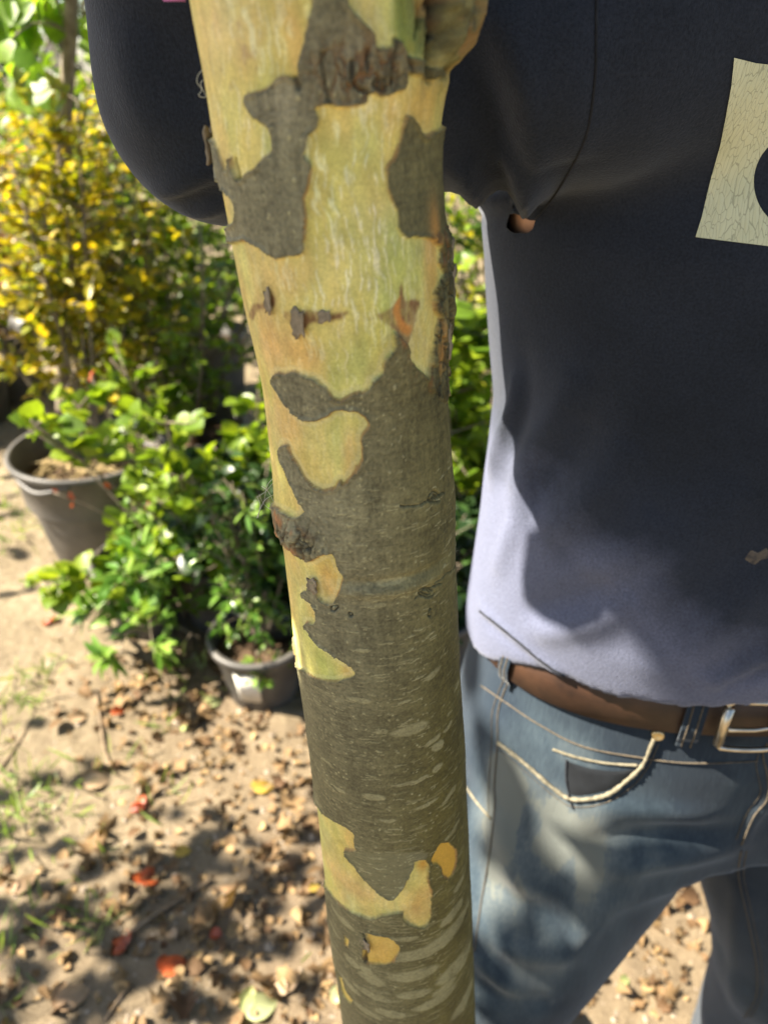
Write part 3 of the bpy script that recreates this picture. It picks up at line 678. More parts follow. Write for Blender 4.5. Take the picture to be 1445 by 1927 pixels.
# body: one continuous skin mesh (mostly under the clothes), hands with five fingers
G, o0 = grid((-.25, .25, 0.02), (.75, .75, 1.86), .0065)
f = loft(G, shrink(TORSO, .030))
f = smin(f, cone(G, SH_R + [.02, 0, -.006], EL_R + [.01, 0, 0], .056, .040), .03); f = np.minimum(f, cone(G, EL_R, WR_R, .046, .027)); f = np.minimum(f, cone(G, WR_R, WR_R + [.0, -.03, .012], .027, .026))
f = smin(f, cone(G, SH_L, EL_L, .070, .046), .04); f = np.minimum(f, cone(G, EL_L, WR_L, .046, .028))
f = smin(f, loft(G, shrink(PEL, .012)), .02); f = smin(f, cone(G, [.134, .507, 1.342], [.134, .507, 1.330], .054, .050), .02)
for a_, b_, ra, rb in ((HIP_R, KN_R, .092, .066), (KN_R, AN_R, .064, .032), (HIP_L, KN_L, .092, .066), (KN_L, AN_L, .064, .032)): f = smin(f, cone(G, a_, b_, ra, rb), .02)
for an, fy in ((AN_R, .5), (AN_L, .42)): f = smin(f, cone(G, an, an + [0, -.13, -.068], .026, .018), .01)
HC = np.array([.285, .505, 1.70])
f = smin(f, cone(G, [.297, .55, 1.48], [.29, .53, 1.63], .062, .058), .03)
f = smin(f, ellip(G, HC, (.076, .094, .112)), .03); f = smin(f, ellip(G, HC + [0, -.045, -.075], (.050, .048, .045)), .03)
f = smin(f, cone(G, HC + [0, -.086, .012], HC + [0, -.108, -.026], .010, .015), .012)
f = smin(f, ellip(G, HC + [0, -.086, -.062], (.026, .014, .012)), .008)
for sx in (-1, 1):
    f = smin(f, ellip(G, HC + [sx * .078, .01, -.01], (.012, .020, .032)), .008)
    f = -smin(-f, ellip(G, HC + [sx * .031, -.094, .014], (.017, .012, .011)), .01)
VB, FB = surface_nets(f, o0, .0065); bodies = [(VB, FB)]
# right hand closed round the trunk
ax_h = np.array([float(axx(1.6)), TD, 1.6]); rt = float(rad(1.6))
def on_tr(thd, dz, off): t_ = R_(thd); return ax_h + np.array([(rt + off) * math.sin(t_), -(rt + off) * math.cos(t_), dz])
G, o1 = grid(ax_h - [.10, .10, .075], ax_h + [.10, .13, .08], .0028)
f = cone(G, on_tr(-130, .018, .016), on_tr(-128, -.022, .016), .018, .016)
f = smin(f, cone(G, on_tr(-150, .016, .016), on_tr(-146, -.022, .016), .018, .016), .012)
f = smin(f, cone(G, WR_R + [0, -.012, .004], on_tr(-145, 0, .02), .026, .024), .015)
for k, (ln, rr) in enumerate(((125, .0095), (140, .0100), (128, .0096), (100, .0084))):
    dz = .030 - .0205 * k; a = -118
    pts = [on_tr(a + ln * u, dz - .004 * u, .0095) for u in (0, .40, .72, 1.0)]
    ff = cone(G, pts[0], pts[1], rr * 1.08, rr)
    for p_, q_, s_ in ((pts[1], pts[2], .97), (pts[2], pts[3], .9)): ff = smin(ff, cone(G, p_, q_, rr * s_, rr * s_ * .93), .003)
    f = smin(f, ff, .0035)
pts = [on_tr(-165, .018, .018), on_tr(-198, .036, .012), on_tr(-232, .044, .011)]
f = smin(f, smin(cone(G, pts[0], pts[1], .0135, .0115), cone(G, pts[1], pts[2], .0112, .0095), .003), .006)
bodies.append(surface_nets(f, o1, .0028))
# left hand hanging, relaxed
Wl = WR_L; G, o2 = grid(Wl - [.08, .13, .16], Wl + [.08, .06, .03], .0028)
f = cone(G, Wl, Wl + [0, -.02, -.03], .028, .026); f = smin(f, cone(G, Wl + [-.004, -.015, -.04], Wl + [-.006, -.05, -.075], .024, .022), .02); f = smin(f, cone(G, Wl + [0, -.005, -.045], Wl + [0, -.025, -.085], .020, .020), .02)
for k, (ln, rr) in enumerate(((.070, .0092), (.078, .0096), (.072, .0092), (.056, .0082))):
    b0 = Wl + np.array([-.004, -.062 + .019 * k, -.082 - .004 * k]); d1 = np.array([-.08, -.42 + .14 * k, -.9]); d2 = np.array([-.45, -.30 + .1 * k, -.84]); d3 = np.array([-.75, -.15, -.6])
    p1 = b0 + d1 * ln * .5; p2 = p1 + d2 * ln * .32; p3 = p2 + d3 * ln * .25
    f = smin(f, smin(smin(cone(G, b0, p1, rr * 1.08, rr), cone(G, p1, p2, rr, rr * .95), .003), cone(G, p2, p3, rr * .95, rr * .85), .003), .004)
f = smin(f, smin(cone(G, Wl + [-.012, -.03, -.035], Wl + [-.026, -.066, -.058], .014, .011), cone(G, Wl + [-.026, -.066, -.058], Wl + [-.034, -.083, -.086], .0108, .009), .003), .006)
bodies.append(surface_nets(f, o2, .0028))
nb = 0; VV, FF = [], []
for v_, f_ in bodies: VV.append(v_); FF.append(f_ + nb); nb += len(v_)
mesh_obj('body', np.concatenate(VV), np.concatenate(FF), M['skin'], man)
G, o3 = grid(HC - [.11, .13, .14], HC + [.11, .13, .14], .006)
f = ellip(G, HC + [0, .008, .010], (.083, .098, .114)); f = np.maximum(f, .030 - (G[2] - HC[2]) - .9 * (G[1] - HC[1]) - .0 * G[0])
v_, f_ = surface_nets(f, o3, .006); mesh_obj('hair', v_, f_, M['hair'], man)
for sx in (-1, 1):
    mb = MB(); mb.lathe([(.0001, -.011), (.006, -.009), (.0105, -.003), (.0105, .003), (.006, .009), (.0001, .011)], HC + [sx * .031, -.078, .014], 12); mb.build('eye', M['paper'], man)

# ---- jeans
G, o4 = grid((-.12, .28, .03), (.72, .78, 1.03), .0052)
f = loft(G, PEL, 2.3)
legs = smin(cone(G, HIP_R, KN_R, .127, .096), cone(G, KN_R, AN_R, .091, .082), .03)
legs2 = smin(cone(G, HIP_L, KN_L, .112, .092), cone(G, KN_L, AN_L, .091, .082), .03)
f = smin(smin(f, legs, .045), smin(f, legs2, .045), .012)
VJ, FJ = surface_nets(f, o4, .0052)
def vnormals(V, F):
    a, b, c, d = (V[F[:, i]] for i in range(4)); fn = np.cross(c - a, d - b); N = np.zeros_like(V)
    for i in range(4): np.add.at(N, F[:, i], fn)
    return N / (np.linalg.norm(N, axis=1)[:, None] + 1e-12)
def bvh_of(V, F): return BVHTree.FromPolygons(V.tolist(), F.tolist())
def hit(bvh, x, y):
    loc, nn, i_, d_ = bvh.ray_cast(Vector(CO), Vector(ray(x, y)).normalized())
    return (None, None) if loc is None else (np.array(loc), np.array(nn))
def near(bvh, p):
    loc, nn, i_, d_ = bvh.find_nearest(Vector(p)); return np.array(loc), np.array(nn)
def trace(bvh, pts, n=8, lift=0.0):
    out = []
    for x, y in poly_path(pts, n):
        p, nn = hit(bvh, x, y)
        if p is not None: out.append(p + nn * lift)
    return np.array(out)
def fold(V, N, bvh, items):
    D = np.zeros(len(V))
    for pts, w, h in items:
        P = trace(bvh, pts, 6)
        if len(P) < 2: continue
        d2 = np.full(len(V), 9.)
        m_ = (V > P.min(0) - 4 * w).all(1) & (V < P.max(0) + 4 * w).all(1); Q = V[m_]; dd_ = np.full(len(Q), 9.); best = np.zeros(len(Q))
        L = np.linspace(0, 1, len(P))
        for i in range(len(P) - 1):
            e = P[i + 1] - P[i]; t = np.clip(((Q - P[i]) @ e) / (e @ e + 1e-12), 0, 1); q = np.linalg.norm(Q - P[i] - t[:, None] * e, axis=1)
            up = q < dd_; dd_ = np.where(up, q, dd_); best = np.where(up, L[i] + t / (len(P) - 1), best)
        D[m_] += 1.15 * h * np.exp(-(dd_ / w) ** 2) * (np.sin(np.clip(best, .02, .98) * math.pi) ** .5)
    return V + N * D[:, None]
NJ = vnormals(VJ, FJ); bj = bvh_of(VJ, FJ)
VJ = VJ + NJ * (.004 * fbm2(VJ[:, 0] * 9 + VJ[:, 1] * 5, VJ[:, 2] * 6, 3, 7))[:, None]
VJ = fold(VJ, NJ, bj, [([(905, 1650), (960, 1690), (1050, 1720)], .014, -.005), ([(900, 1740), (980, 1790), (1080, 1800)], .014, .006), ([(1390, 1600), (1250, 1620), (1130, 1640)], .012, .005), ([(1380, 1560), (1230, 1570), (1100, 1590)], .012, -.005),
    ([(1350, 1540), (1220, 1530), (1120, 1520)], .010, .004), ([(900, 1840), (960, 1880), (1040, 1890)], .012, -.006), ([(895, 1790), (940, 1850), (1000, 1900)], .012, .006), ([(930, 1520), (960, 1600), (1000, 1700)], .016, .006), ([(1200, 1640), (1130, 1720), (1060, 1800)], .012, .004),
    ([(1431, 1412), (1443, 1500), (1418, 1540), (1394, 1590)], .006, .004), ([(1400, 1660), (1390, 1760), (1380, 1900)], .014, .006), ([(1040, 1480), (1060, 1540), (1090, 1600)], .014, -.004)])
NJ = vnormals(VJ, FJ); bj = bvh_of(VJ, FJ)
wear = np.zeros(len(VJ)); rng = np.random.RandomState(3)
for x, y, s_, w_ in ((965, 1470, .03, .8), (1000, 1540, .05, .5), (950, 1600, .05, .4), (1060, 1640, .08, .35), (930, 1720, .05, .35), (1000, 1780, .06, .25), (1010, 1390, .02, .5), (1090, 1425, .02, .6), (1150, 1600, .06, .3), (930, 1850, .07, .5)):
    p, nn = hit(bj, x, y)
    if p is not None: wear += w_ * np.exp(-((VJ - p) ** 2).sum(1) / s_ ** 2)
wear *= np.clip(.75 + .9 * fbm2(VJ[:, 0] * 40, VJ[:, 2] * 14, 3, 79), .2, 1.2)
wear += .02 + .26 * fbm2(VJ[:, 0] * 14, VJ[:, 2] * 6, 4, 77); wear = np.clip(wear, 0, 1)
m, n, l, b = new_mat('denim')
a = n.new('ShaderNodeAttribute'); a.attribute_name = 'tint'
t = noise_node(n, l, 420, 3, stretch=(1, 1, .12)); t2 = noise_node(n, l, 16, 5); t3 = noise_node(n, l, 1500, 2)
ad = n.new('ShaderNodeMath'); ad.operation = 'MULTIPLY_ADD'; l.new(t.outputs[0], ad.inputs[0]); ad.inputs[1].default_value = .35; l.new(a.outputs['Fac'], ad.inputs[2])
ad2 = n.new('ShaderNodeMath'); ad2.operation = 'MULTIPLY_ADD'; l.new(t2.outputs[0], ad2.inputs[0]); ad2.inputs[1].default_value = .35; l.new(ad.outputs[0], ad2.inputs[2])
r = ramp(n, l, ad2.outputs[0], [(.38, (.012, .021, .033)), (.64, (.033, .049, .063)), (.92, (.080, .098, .106)), (1.0, (.12, .13, .118))])
l.new(r.outputs[0], b.inputs['Base Color']); b.inputs['Roughness'].default_value = .85; b.inputs['Specular IOR Level'].default_value = .15
b.inputs['Sheen Weight'].default_value = .25; b.inputs['Sheen Roughness'].default_value = .4
b1 = bump(n, l, t3.outputs[0], .5, .0005, b); bump(n, l, t.outputs[0], .3, .0008, b, b1)
M['denim'] = m
jeans = mesh_obj('jeans', VJ, FJ, M['denim'], man, tint=wear)

def strip(mb, pts, nrm, half, thick, wdir):
    """a flat band laid along pts, width direction wdir per point"""
    V = []
    for p, nn, w in zip(pts, nrm, wdir):
        for sx, sz in ((-1, 0), (-1, 1), (1, 1), (1, 0)): V.append(p + w * half * sx + nn * thick * sz)
    F = []
    for i in range(len(pts) - 1):
        for k in range(4):
            k2 = (k + 1) % 4; F.append((i * 4 + k, i * 4 + k2, i * 4 + 4 + k2, i * 4 + 4 + k))
    F += [(3, 2, 1, 0), tuple(len(pts) * 4 - 4 + k for k in range(4))]
    mb.add(V, F)
def seam(name, pts, r, mat_, n=8, lift=.0003, parent=jeans, seg=6, wob=0.0):
    P = trace(bj, pts, n, lift); r = r * (.52 if mat_ is not M['fray'] else .7)
    if len(P) > 2:
        mb = MB(); rad_ = r * (1 + wob * rng.uniform(-1, 1, len(P))); mb.tube(P, rad_, seg); mb.build(name, mat_, parent)
seam('waistband_seam', [(905, 1290), (953, 1323), (1015, 1364), (1097, 1405), (1208, 1426), (1300, 1436), (1425, 1432)], .0014, M['thread'])
seam('side_seam', [(959, 1275), (938, 1335), (936, 1397), (930, 1479), (931, 1515), (922, 1600), (905, 1700), (893, 1790)], .0013, M['thread'])
seam('side_seam', [(947, 1280), (927, 1337), (925, 1397), (919, 1479), (919, 1530)], .0008, M['thread'])
seam('pocket_edge', [(938, 1397), (986, 1434), (1043, 1483), (1080, 1503), (1138, 1496), (1179, 1467), (1208, 1438), (1225, 1400), (1233, 1382)], .0025, M['fray'], 10, .0012, wob=.28, seg=8)
seam('pocket_seam', [(935, 1408), (983, 1447), (1040, 1496), (1080, 1518), (1140, 1510), (1190, 1478), (1220, 1440), (1238, 1400)], .0007, M['thread'])
seam('coin_pocket_edge', [(1040, 1410), (1085, 1425), (1140, 1436), (1200, 1440)], .0016, M['fray'], wob=.2)
seam('fly_seam', [(1443, 1397), (1435, 1422), (1443, 1460), (1443, 1503), (1418, 1536), (1394, 1590)], .0015, M['thread'])
seam('fly_seam', [(1431, 1405), (1422, 1440), (1430, 1490), (1404, 1530), (1384, 1580)], .0007, M['thread'])
seam('inseam', [(1394, 1600), (1389, 1647), (1406, 1729), (1422, 1812), (1422, 1874), (1400, 1915)], .0013, M['thread'])
seam('inseam', [(1404, 1600), (1399, 1647), (1416, 1729), (1432, 1812), (1432, 1874), (1410, 1915)], .0008, M['thread'])
seam('back_pocket_edge', [(876, 1479), (899, 1512), (924, 1541)], .0020, M['fray'])
seam('pocket_tear', [(1066, 1430), (1065, 1465), (1072, 1500), (1078, 1520)], .0022, M['thread_dark'], wob=.4)
def patch(name, poly, mat_, lift, bvh, parent):
    P = trace(bvh, poly + poly[:1], 4)[:-1]; c = P.mean(0); V = [near(bvh, c)[0] + near(bvh, c)[1] * lift]; rings = (.33, .66, 1.0)
    for t_ in rings:
        for p in P: q, nn = near(bvh, c + (p - c) * t_); V.append(q + nn * lift * (1 if t_ < 1 else .2))
    k = len(P); F = [(0, 1 + i, 1 + (i + 1) % k) for i in range(k)]
    for r_ in range(len(rings) - 1):
        for i in range(k): a_ = 1 + r_ * k + i; b2 = 1 + r_ * k + (i + 1) % k; F.append((a_, a_ + k, b2 + k, b2))
    mb = MB(); mb.add(V, F); return mb.build(name, mat_, parent)
patch('pocket_shade_patch', [(1066, 1432), (1112, 1446), (1160, 1451), (1203, 1446), (1180, 1462), (1138, 1488), (1082, 1497), (1068, 1480)], M['shade_fill'], .0012, bj, jeans)  # dark patch over the denim, painted shade for the inside of the pocket
p, nn = hit(bj, 1237, 1381)
mb = MB(); t_ = np.cross(nn, [0, 0, 1.]); t_ /= np.linalg.norm(t_); w_ = np.cross(nn, t_); V = []
prof = [(.0001, .0030), (.0022, .0028), (.0030, .0036), (.0045, .0030), (.0050, .0008), (.0050, -.001)]
for r_, h_ in prof:
    for k in range(18): a_ = k * math.pi / 9; V.append(p + nn * h_ + r_ * (math.cos(a_) * t_ + math.sin(a_) * w_))
mb.add(V, [(i * 18 + k, (i + 1) * 18 + k, (i + 1) * 18 + (k + 1) % 18, i * 18 + (k + 1) % 18) for i in range(5) for k in range(18)]); mb.build('rivet', M['brass'], jeans)

# belt: a closed band round the waist, with loops and a square buckle
def waist(a, z, off):
    P = np.array(PEL); g = [np.interp(z, P[:, 0], P[:, i]) for i in range(1, 6)]
    ca, sa = math.cos(a), math.sin(a); bd = (g[3] if sa < 0 else g[4]) + off; aw = g[2] + off
    k = (abs(ca / aw) ** 2.3 + abs(sa / bd) ** 2.3) ** (-1 / 2.3); return np.array([g[0] + k * ca, g[1] + k * sa, z])
BZ = 1.001
def snap(a, z, off):
    q = waist(a, z, .06); c_ = np.array([.295, .53, z]); d_ = c_ - q; loc, nn, i_, t_ = bj.ray_cast(Vector(q), Vector(d_).normalized())
    w0 = waist(a, z, off)
    if loc is None: return w0
    loc = np.array(loc) - d_ / np.linalg.norm(d_) * off
    return loc if np.linalg.norm(loc - c_) > np.linalg.norm(w0 - c_) else w0
mb = MB(); V = []; na = 160; prof = [(-.021, .0035), (-.020, .0056), (0, .0062), (.020, .0056), (.021, .0035)]
for i in range(na):
    a_ = 2 * math.pi * i / na; dz = .002 * math.sin(3 * a_)
    for z_, o_ in prof: V.append(snap(a_, BZ + z_ + dz, o_))
k = len(prof); mb.add(V, [(i * k + j, ((i + 1) % na) * k + j, ((i + 1) % na) * k + j + 1, i * k + j + 1) for i in range(na) for j in range(k - 1)])
belt = mb.build('belt', M['leather'], man)
def a_of_px(x, y):
    p, _n = hit(bj, x, y); return math.atan2(p[1] - .53, p[0] - .295) if p is not None else -1.6
def loop(a_, wd):
    mb = MB(); P, N_, W_ = [], [], []
    for z_ in (-.034, -.029, -.022, -.012, 0, .012, .021, .026):
        o_ = .0016 if abs(z_) > .024 else (.0062 if abs(z_) > .0200 else .0088)
        c0, c1 = snap(a_ - .01, BZ + z_, o_), snap(a_ + .01, BZ + z_, o_); w = (c1 - c0) / np.linalg.norm(c1 - c0); P.append((c0 + c1) / 2); W_.append(w); N_.append(np.cross(w, [0, 0, 1.]))
    strip(mb, P, N_, wd, .0018, W_); lp = mb.build('belt_loop', M['denim'], jeans, smooth=False)
    for s_ in (-.45, .45):
        mb = MB(); mb.tube([p_ + n_ * .0019 + w * wd * s_ for p_, n_, w in zip(P, N_, W_)], .0007, 5); mb.build('stitching', M['thread'], lp)
AB = math.atan2(-.122, .012)
ab = a_of_px(1290, 1400); loop(ab, .0075)
loop(a_of_px(950, 1305), .0055); loop(-math.pi - ab, .0075); loop(1.2, .0075); loop(2.0, .0075)
# buckle frame
bc = a_of_px(1393, 1385); c0 = snap(bc, BZ, .012); tw = waist(bc + .02, BZ, .012) - waist(bc - .02, BZ, .012); tw /= np.linalg.norm(tw); tn = np.cross(tw, [0, 0, 1.]); tz = np.array([0, 0, 1.])
if tn[1] > 0: tn = -tn
if tw[0] < 0: tw = -tw
hw, hh = .0215, .0245
fr = [(-hw, -hh), (-hw, hh), (hw, hh), (hw, -hh)]
pp = []
for i in range(4):
    a_, b_ = np.array(fr[i]), np.array(fr[(i + 1) % 4])
    for t__ in np.linspace(.08, .92, 8): q = a_ + (b_ - a_) * t__; pp.append(c0 + tw * q[0] + tz * q[1] + tn * (.003 - .08 * q[0] ** 2 / .02))
pp.append(pp[0]); mb = MB(); mb.tube(pp, .0021, 8); bk = mb.build('buckle', M['steel'], belt)
mb = MB(); mb.tube([c0 - tw * hw + tz * -.019 + tn * .003, c0 - tw * hw + tz * .019 + tn * .003], .0037, 12); mb.build('roller', M['steel'], bk)
mb = MB(); mb.tube([c0 + tw * hw + tn * .002, c0 + tn * .006, c0 - tw * (hw - .002) + tn * .0065], .0018, 8); mb.build('prong', M['steel'], bk)

# boots
for an in (AN_R, AN_L):
    G, o5 = grid(an - [.075, .25, .11], an + [.075, .09, .12], .006)
    f = smin(cone(G, an + [0, .01, .09], an + [0, .01, -.03], .056, .055), cone(G, an + [0, 0, -.055], an + [0, -.15, -.068], .050, .042), .03); f = np.maximum(f, .016 - G[2])
    v_, f_ = surface_nets(f, o5, .006); bt = mesh_obj('boot', v_, f_, M['boot'], man)
    mb = MB(); V = []
    out = [(math.cos(t__) * .047 * (1 + .1 * math.sin(t__)), -.07 + math.sin(t__) * .135) for t__ in np.linspace(0, 2 * math.pi, 28, endpoint=False)]
    for z_ in (.0, .016): V += [(an[0] + x_, an[1] + y_, z_) for x_, y_ in out]
    F = [(i, (i + 1) % 28, 28 + (i + 1) % 28, 28 + i) for i in range(28)] + [tuple(range(27, -1, -1)), tuple(range(28, 56))]
    mb.add(V, F); mb.build('sole', M['pot'], bt, smooth=False)

# ---- sweatshirt
G, o6 = grid((-.20, .26, .94), (.74, .74, 1.72), .0046)
f = loft(G, TORSO, 2.02)
hem = 1.017 + .024 * sstep(.20, .34, G[0]) - .004 * np.exp(-((G[0] - .17) / .05) ** 2) - .041 * sstep(.425, .50, G[1])
f = np.maximum(f, hem - G[2])
sl1 = smin(cone(G, SH_R + [.03, .01, .0], EL_R + [0.008, 0, 0], .086, .058), cone(G, EL_R, WR_R + [0, .01, -.012], .058, .048), .022)
sl1 = smin(sl1, cone(G, SH_R + [-.02, -.02, -.020], SH_R + [.06, .02, -.01], .066, .085), .03)
sl2 = smin(cone(G, SH_L + [-.02, 0, 0], EL_L, .098, .068), cone(G, EL_L, WR_L + [0, .01, .02], .067, .042), .022)
f = smin(smin(f, sl1, .016), sl2, .02)
VS, FS = surface_nets(f, o6, .0046); NS = vnormals(VS, FS); bs = bvh_of(VS, FS)
VS = VS + NS * (.0035 * fbm2(VS[:, 0] * 11 + VS[:, 1] * 7, VS[:, 2] * 8, 3, 17))[:, None]
VS = fold(VS, NS, bs, [
    ([(898, 10), (947, 103), (970, 170), (996, 312), (1006, 380)], .010, .011), ([(880, 40), (920, 140), (945, 240), (965, 340)], .012, -.011), ([(930, 0), (1010, 90), (1060, 200), (1050, 300)], .018, .009), ([(1000, 20), (1060, 120), (1085, 240)], .014, -.004),
    ([(856, 300), (894, 357), (925, 380), (985, 374)], .007, .009), ([(950, 290), (980, 330), (1000, 385)], .006, .009), ([(1060, 0), (1090, 120), (1075, 240)], .012, .004),
    ([(418, 312), (346, 349), (295, 362)], .007, .006), ([(418, 336), (350, 370), (300, 380)], .006, -.004), ([(420, 374), (380, 392), (320, 392)], .006, .004), ([(250, 40), (260, 160), (300, 270)], .016, .003), ([(330, 20), (340, 120), (390, 220)], .014, -.003),
    ([(972, 700), (965, 765), (940, 830), (920, 900)], .007, .006), ([(985, 640), (983, 760), (965, 850), (930, 930)], .012, -.003), ([(1090, 690), (1048, 788), (998, 850), (960, 930)], .013, .006), ([(1110, 780), (1050, 880), (990, 960)], .014, -.005), ([(1190, 830), (1140, 900), (1085, 960), (1020, 1010)], .014, .005),
    ([(1240, 960), (1180, 1040), (1100, 1090)], .016, .004), ([(1000, 900), (960, 1000), (930, 1080)], .010, .004), ([(1150, 1090), (1080, 1130), (980, 1160)], .012, -.004), ([(1200, 1120), (1110, 1170), (1000, 1190)], .012, .005),
    ([(902, 1140), (940, 1180), (1000, 1230), (1062, 1272)], .005, .004), ([(910, 1165), (960, 1205), (1030, 1258)], .005, -.004), ([(1445, 1230), (1390, 1265), (1330, 1290)], .008, .004), ([(1445, 1250), (1400, 1275), (1360, 1296)], .006, -.004), ([(1445, 1080), (1350, 1180), (1250, 1260)], .016, .004), ([(1400, 900), (1330, 1000), (1250, 1090)], .018, .003)])
NS = vnormals(VS, FS); bs = bvh_of(VS, FS)
# the torn armpit: real hole, skin shows underneath
hole = [(954, 402), (968, 403), (985, 411), (1006, 416), (1004, 432), (985, 440), (962, 437), (955, 425)]
def in_poly(x, y, P):
    c = np.zeros(len(x), bool)
    for (x1, y1), (x2, y2) in zip(P, P[1:] + P[:1]):
        if y1 != y2: c ^= ((y1 > y) != (y2 > y)) & (x < (x2 - x1) * (y - y1) / (y2 - y1) + x1)
    return c
def to_px(V):
    q = V - CO; d = q @ FW; return 722.5 + FPX * q[:, 0] / d, 963.5 - FPX * (q @ UP) / d, d
fx, fy, fd = to_px(VS[FS].mean(1)); hp, hn = hit(bs, 980, 420)
kill = in_poly(fx, fy, hole) & (np.linalg.norm(VS[FS].mean(1) - hp, axis=1) < .05)
kv = np.zeros(len(VS), bool); kv[FS[kill].ravel()] = True; ov = np.zeros(len(VS), bool); ov[FS[~kill].ravel()] = True
rim_v = np.where(kv & ov)[0]; HP = trace(bs, hole + hole[:1], 8); HP = HP + rng.normal(0, .0006, HP.shape)
for v_i in rim_v: VS[v_i] = HP[np.argmin(((HP - VS[v_i]) ** 2).sum(1))]
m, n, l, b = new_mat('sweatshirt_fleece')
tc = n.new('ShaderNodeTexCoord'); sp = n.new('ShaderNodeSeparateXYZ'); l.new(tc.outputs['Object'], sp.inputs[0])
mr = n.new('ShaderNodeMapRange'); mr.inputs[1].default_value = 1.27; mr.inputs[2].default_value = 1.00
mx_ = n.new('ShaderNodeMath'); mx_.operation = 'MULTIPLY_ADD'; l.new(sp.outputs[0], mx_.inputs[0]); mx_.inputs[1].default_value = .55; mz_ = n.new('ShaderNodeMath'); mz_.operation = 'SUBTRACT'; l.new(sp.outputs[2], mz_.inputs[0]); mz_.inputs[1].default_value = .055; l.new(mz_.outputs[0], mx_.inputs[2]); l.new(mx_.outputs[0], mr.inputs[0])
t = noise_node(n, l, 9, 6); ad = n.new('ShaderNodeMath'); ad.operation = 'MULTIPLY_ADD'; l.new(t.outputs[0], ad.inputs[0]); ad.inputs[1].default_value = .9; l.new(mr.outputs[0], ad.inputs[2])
r = ramp(n, l, ad.outputs[0], [(.3, (.0135, .0165, .0225)), (.72, (.0235, .0285, .042)), (1.0, (.092, .101, .150))])  # faded cloth low down, made paler still to brighten the sunlit flank
tf = noise_node(n, l, 700, 3); rf = ramp(n, l, tf.outputs[0], [(.3, (.75, .75, .75)), (.7, (1.25, 1.25, 1.25))])
l.new(mix(n, l, 1.0, r.outputs[0], rf.outputs[0], 'MULTIPLY'), b.inputs['Base Color'])
b.inputs['Roughness'].default_value = .95; b.inputs['Specular IOR Level'].default_value = .08
b.inputs['Sheen Weight'].default_value = .16; b.inputs['Sheen Roughness'].default_value = .5; b.inputs['Sheen Tint'].default_value = (.9, .92, 1, 1)
tr_n = noise_node(n, l, 900, 2, stretch=(1, 1, .25)); b1 = bump(n, l, tf.outputs[0], .5, .0006, b); bump(n, l, tr_n.outputs[0], .35, .0006, b, b1)
M['fleece'] = m
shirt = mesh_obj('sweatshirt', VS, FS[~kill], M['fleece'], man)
# unseen hanging leaf, added so its shadow cuts a dark tongue into the sunlit hem
w1, w2 = hit(bs, 975, 1140)[0], hit(bs, 1095, 1085)[0]; lf = MB(); q1 = w1 + SUN * .85; q2 = w2 + SUN * .85; q2 = q2 - SUN * ((q2 - q1) @ SUN)
add_leaves(lf, [q2 + (q2 - q1) * .25], [q1 - q2], [SUN], float(np.linalg.norm(q2 - q1)) * 1.15, 'oval', np.random.RandomState(2), .5, curl=.05, fold=.05)
lf.build('leaf', M['leaf_plane'], tree); lf = MB(); lf.tube(poly_path([limbs[2][0][2], (np.array(limbs[2][0][2]) + q2) / 2 + [0, .05, .02], q2 + (q2 - q1) * .25], 5), .0016, 5); lf.build('shadow_leaf_stalk', M['stem'], tree)
def sseam(name, pts, r_, mat_, lift=0.0, n_=8):
    P = trace(bs, pts, n_, lift)
    if len(P) > 2: mb = MB(); mb.tube(P, r_, 6); return mb.build(name, mat_, shirt)
sseam('armhole_seam', [(1122, -10), (1121, 60), (1120, 130), (1113, 200), (1104, 250), (1085, 295), (1060, 340), (1035, 378), (1008, 412)], .0007, M['thread_dark'], .0002)
sseam('hem_seam', [(903, 1150), (930, 1172), (970, 1204), (1020, 1246), (1065, 1275)], .0011, M['thread_dark'], .0002)
patch('dirt_smudge', [(1400, 1052), (1412, 1036), (1426, 1040), (1441, 1031), (1446, 1048), (1430, 1054), (1418, 1062)], simple_mat('dried_mud', (.022, .023, .03), (.15, .12, .085), 160, .95, .5, .0008), .0006, bs, shirt)
# cracked print: pale panel with a round dark opening, running on past the armpit side to his other side
m, n, l, b = new_mat('cracked_print')
tc = n.new('ShaderNodeTexCoord'); mp = n.new('ShaderNodeMapping'); mp.inputs['Scale'].default_value = (2.2, 1, .55); l.new(tc.outputs['Object'], mp.inputs[0])
nz2 = n.new('ShaderNodeTexNoise'); nz2.inputs['Scale'].default_value = 60; l.new(mp.outputs[0], nz2.inputs[0])
wv = mix(n, l, .012, mp.outputs[0], nz2.outputs[1], 'ADD')
vo = n.new('ShaderNodeTexVoronoi'); vo.feature = 'DISTANCE_TO_EDGE'; vo.inputs['Scale'].default_value = 230; l.new(wv, vo.inputs[0])
t = noise_node(n, l, 14, 4); cr_ = n.new('ShaderNodeMath'); cr_.operation = 'MULTIPLY'; l.new(t.outputs[0], cr_.inputs[0]); cr_.inputs[1].default_value = .11
lt = n.new('ShaderNodeMath'); lt.operation = 'LESS_THAN'; l.new(vo.outputs['Distance'], lt.inputs[0]); sb = n.new('ShaderNodeMath'); sb.operation = 'SUBTRACT'; l.new(cr_.outputs[0], sb.inputs[0]); sb.inputs[1].default_value = .018; l.new(sb.outputs[0], lt.inputs[1])
t5 = noise_node(n, l, 30, 4); rp = ramp(n, l, t5.outputs[0], [(.3, (.50, .51, .34)), (.7, (.60, .61, .43))])
ffac = n.new('ShaderNodeMath'); ffac.operation = 'MULTIPLY'; l.new(lt.outputs[0], ffac.inputs[0]); ffac.inputs[1].default_value = .42
l.new(mix(n, l, ffac.outputs[0], rp.outputs[0], (.10, .10, .08)), b.inputs['Base Color']); b.inputs['Roughness'].default_value = .6; b.inputs['Specular IOR Level'].default_value = .25
bump(n, l, vo.outputs['Distance'], .4, .0012, b)
M['print'] = m
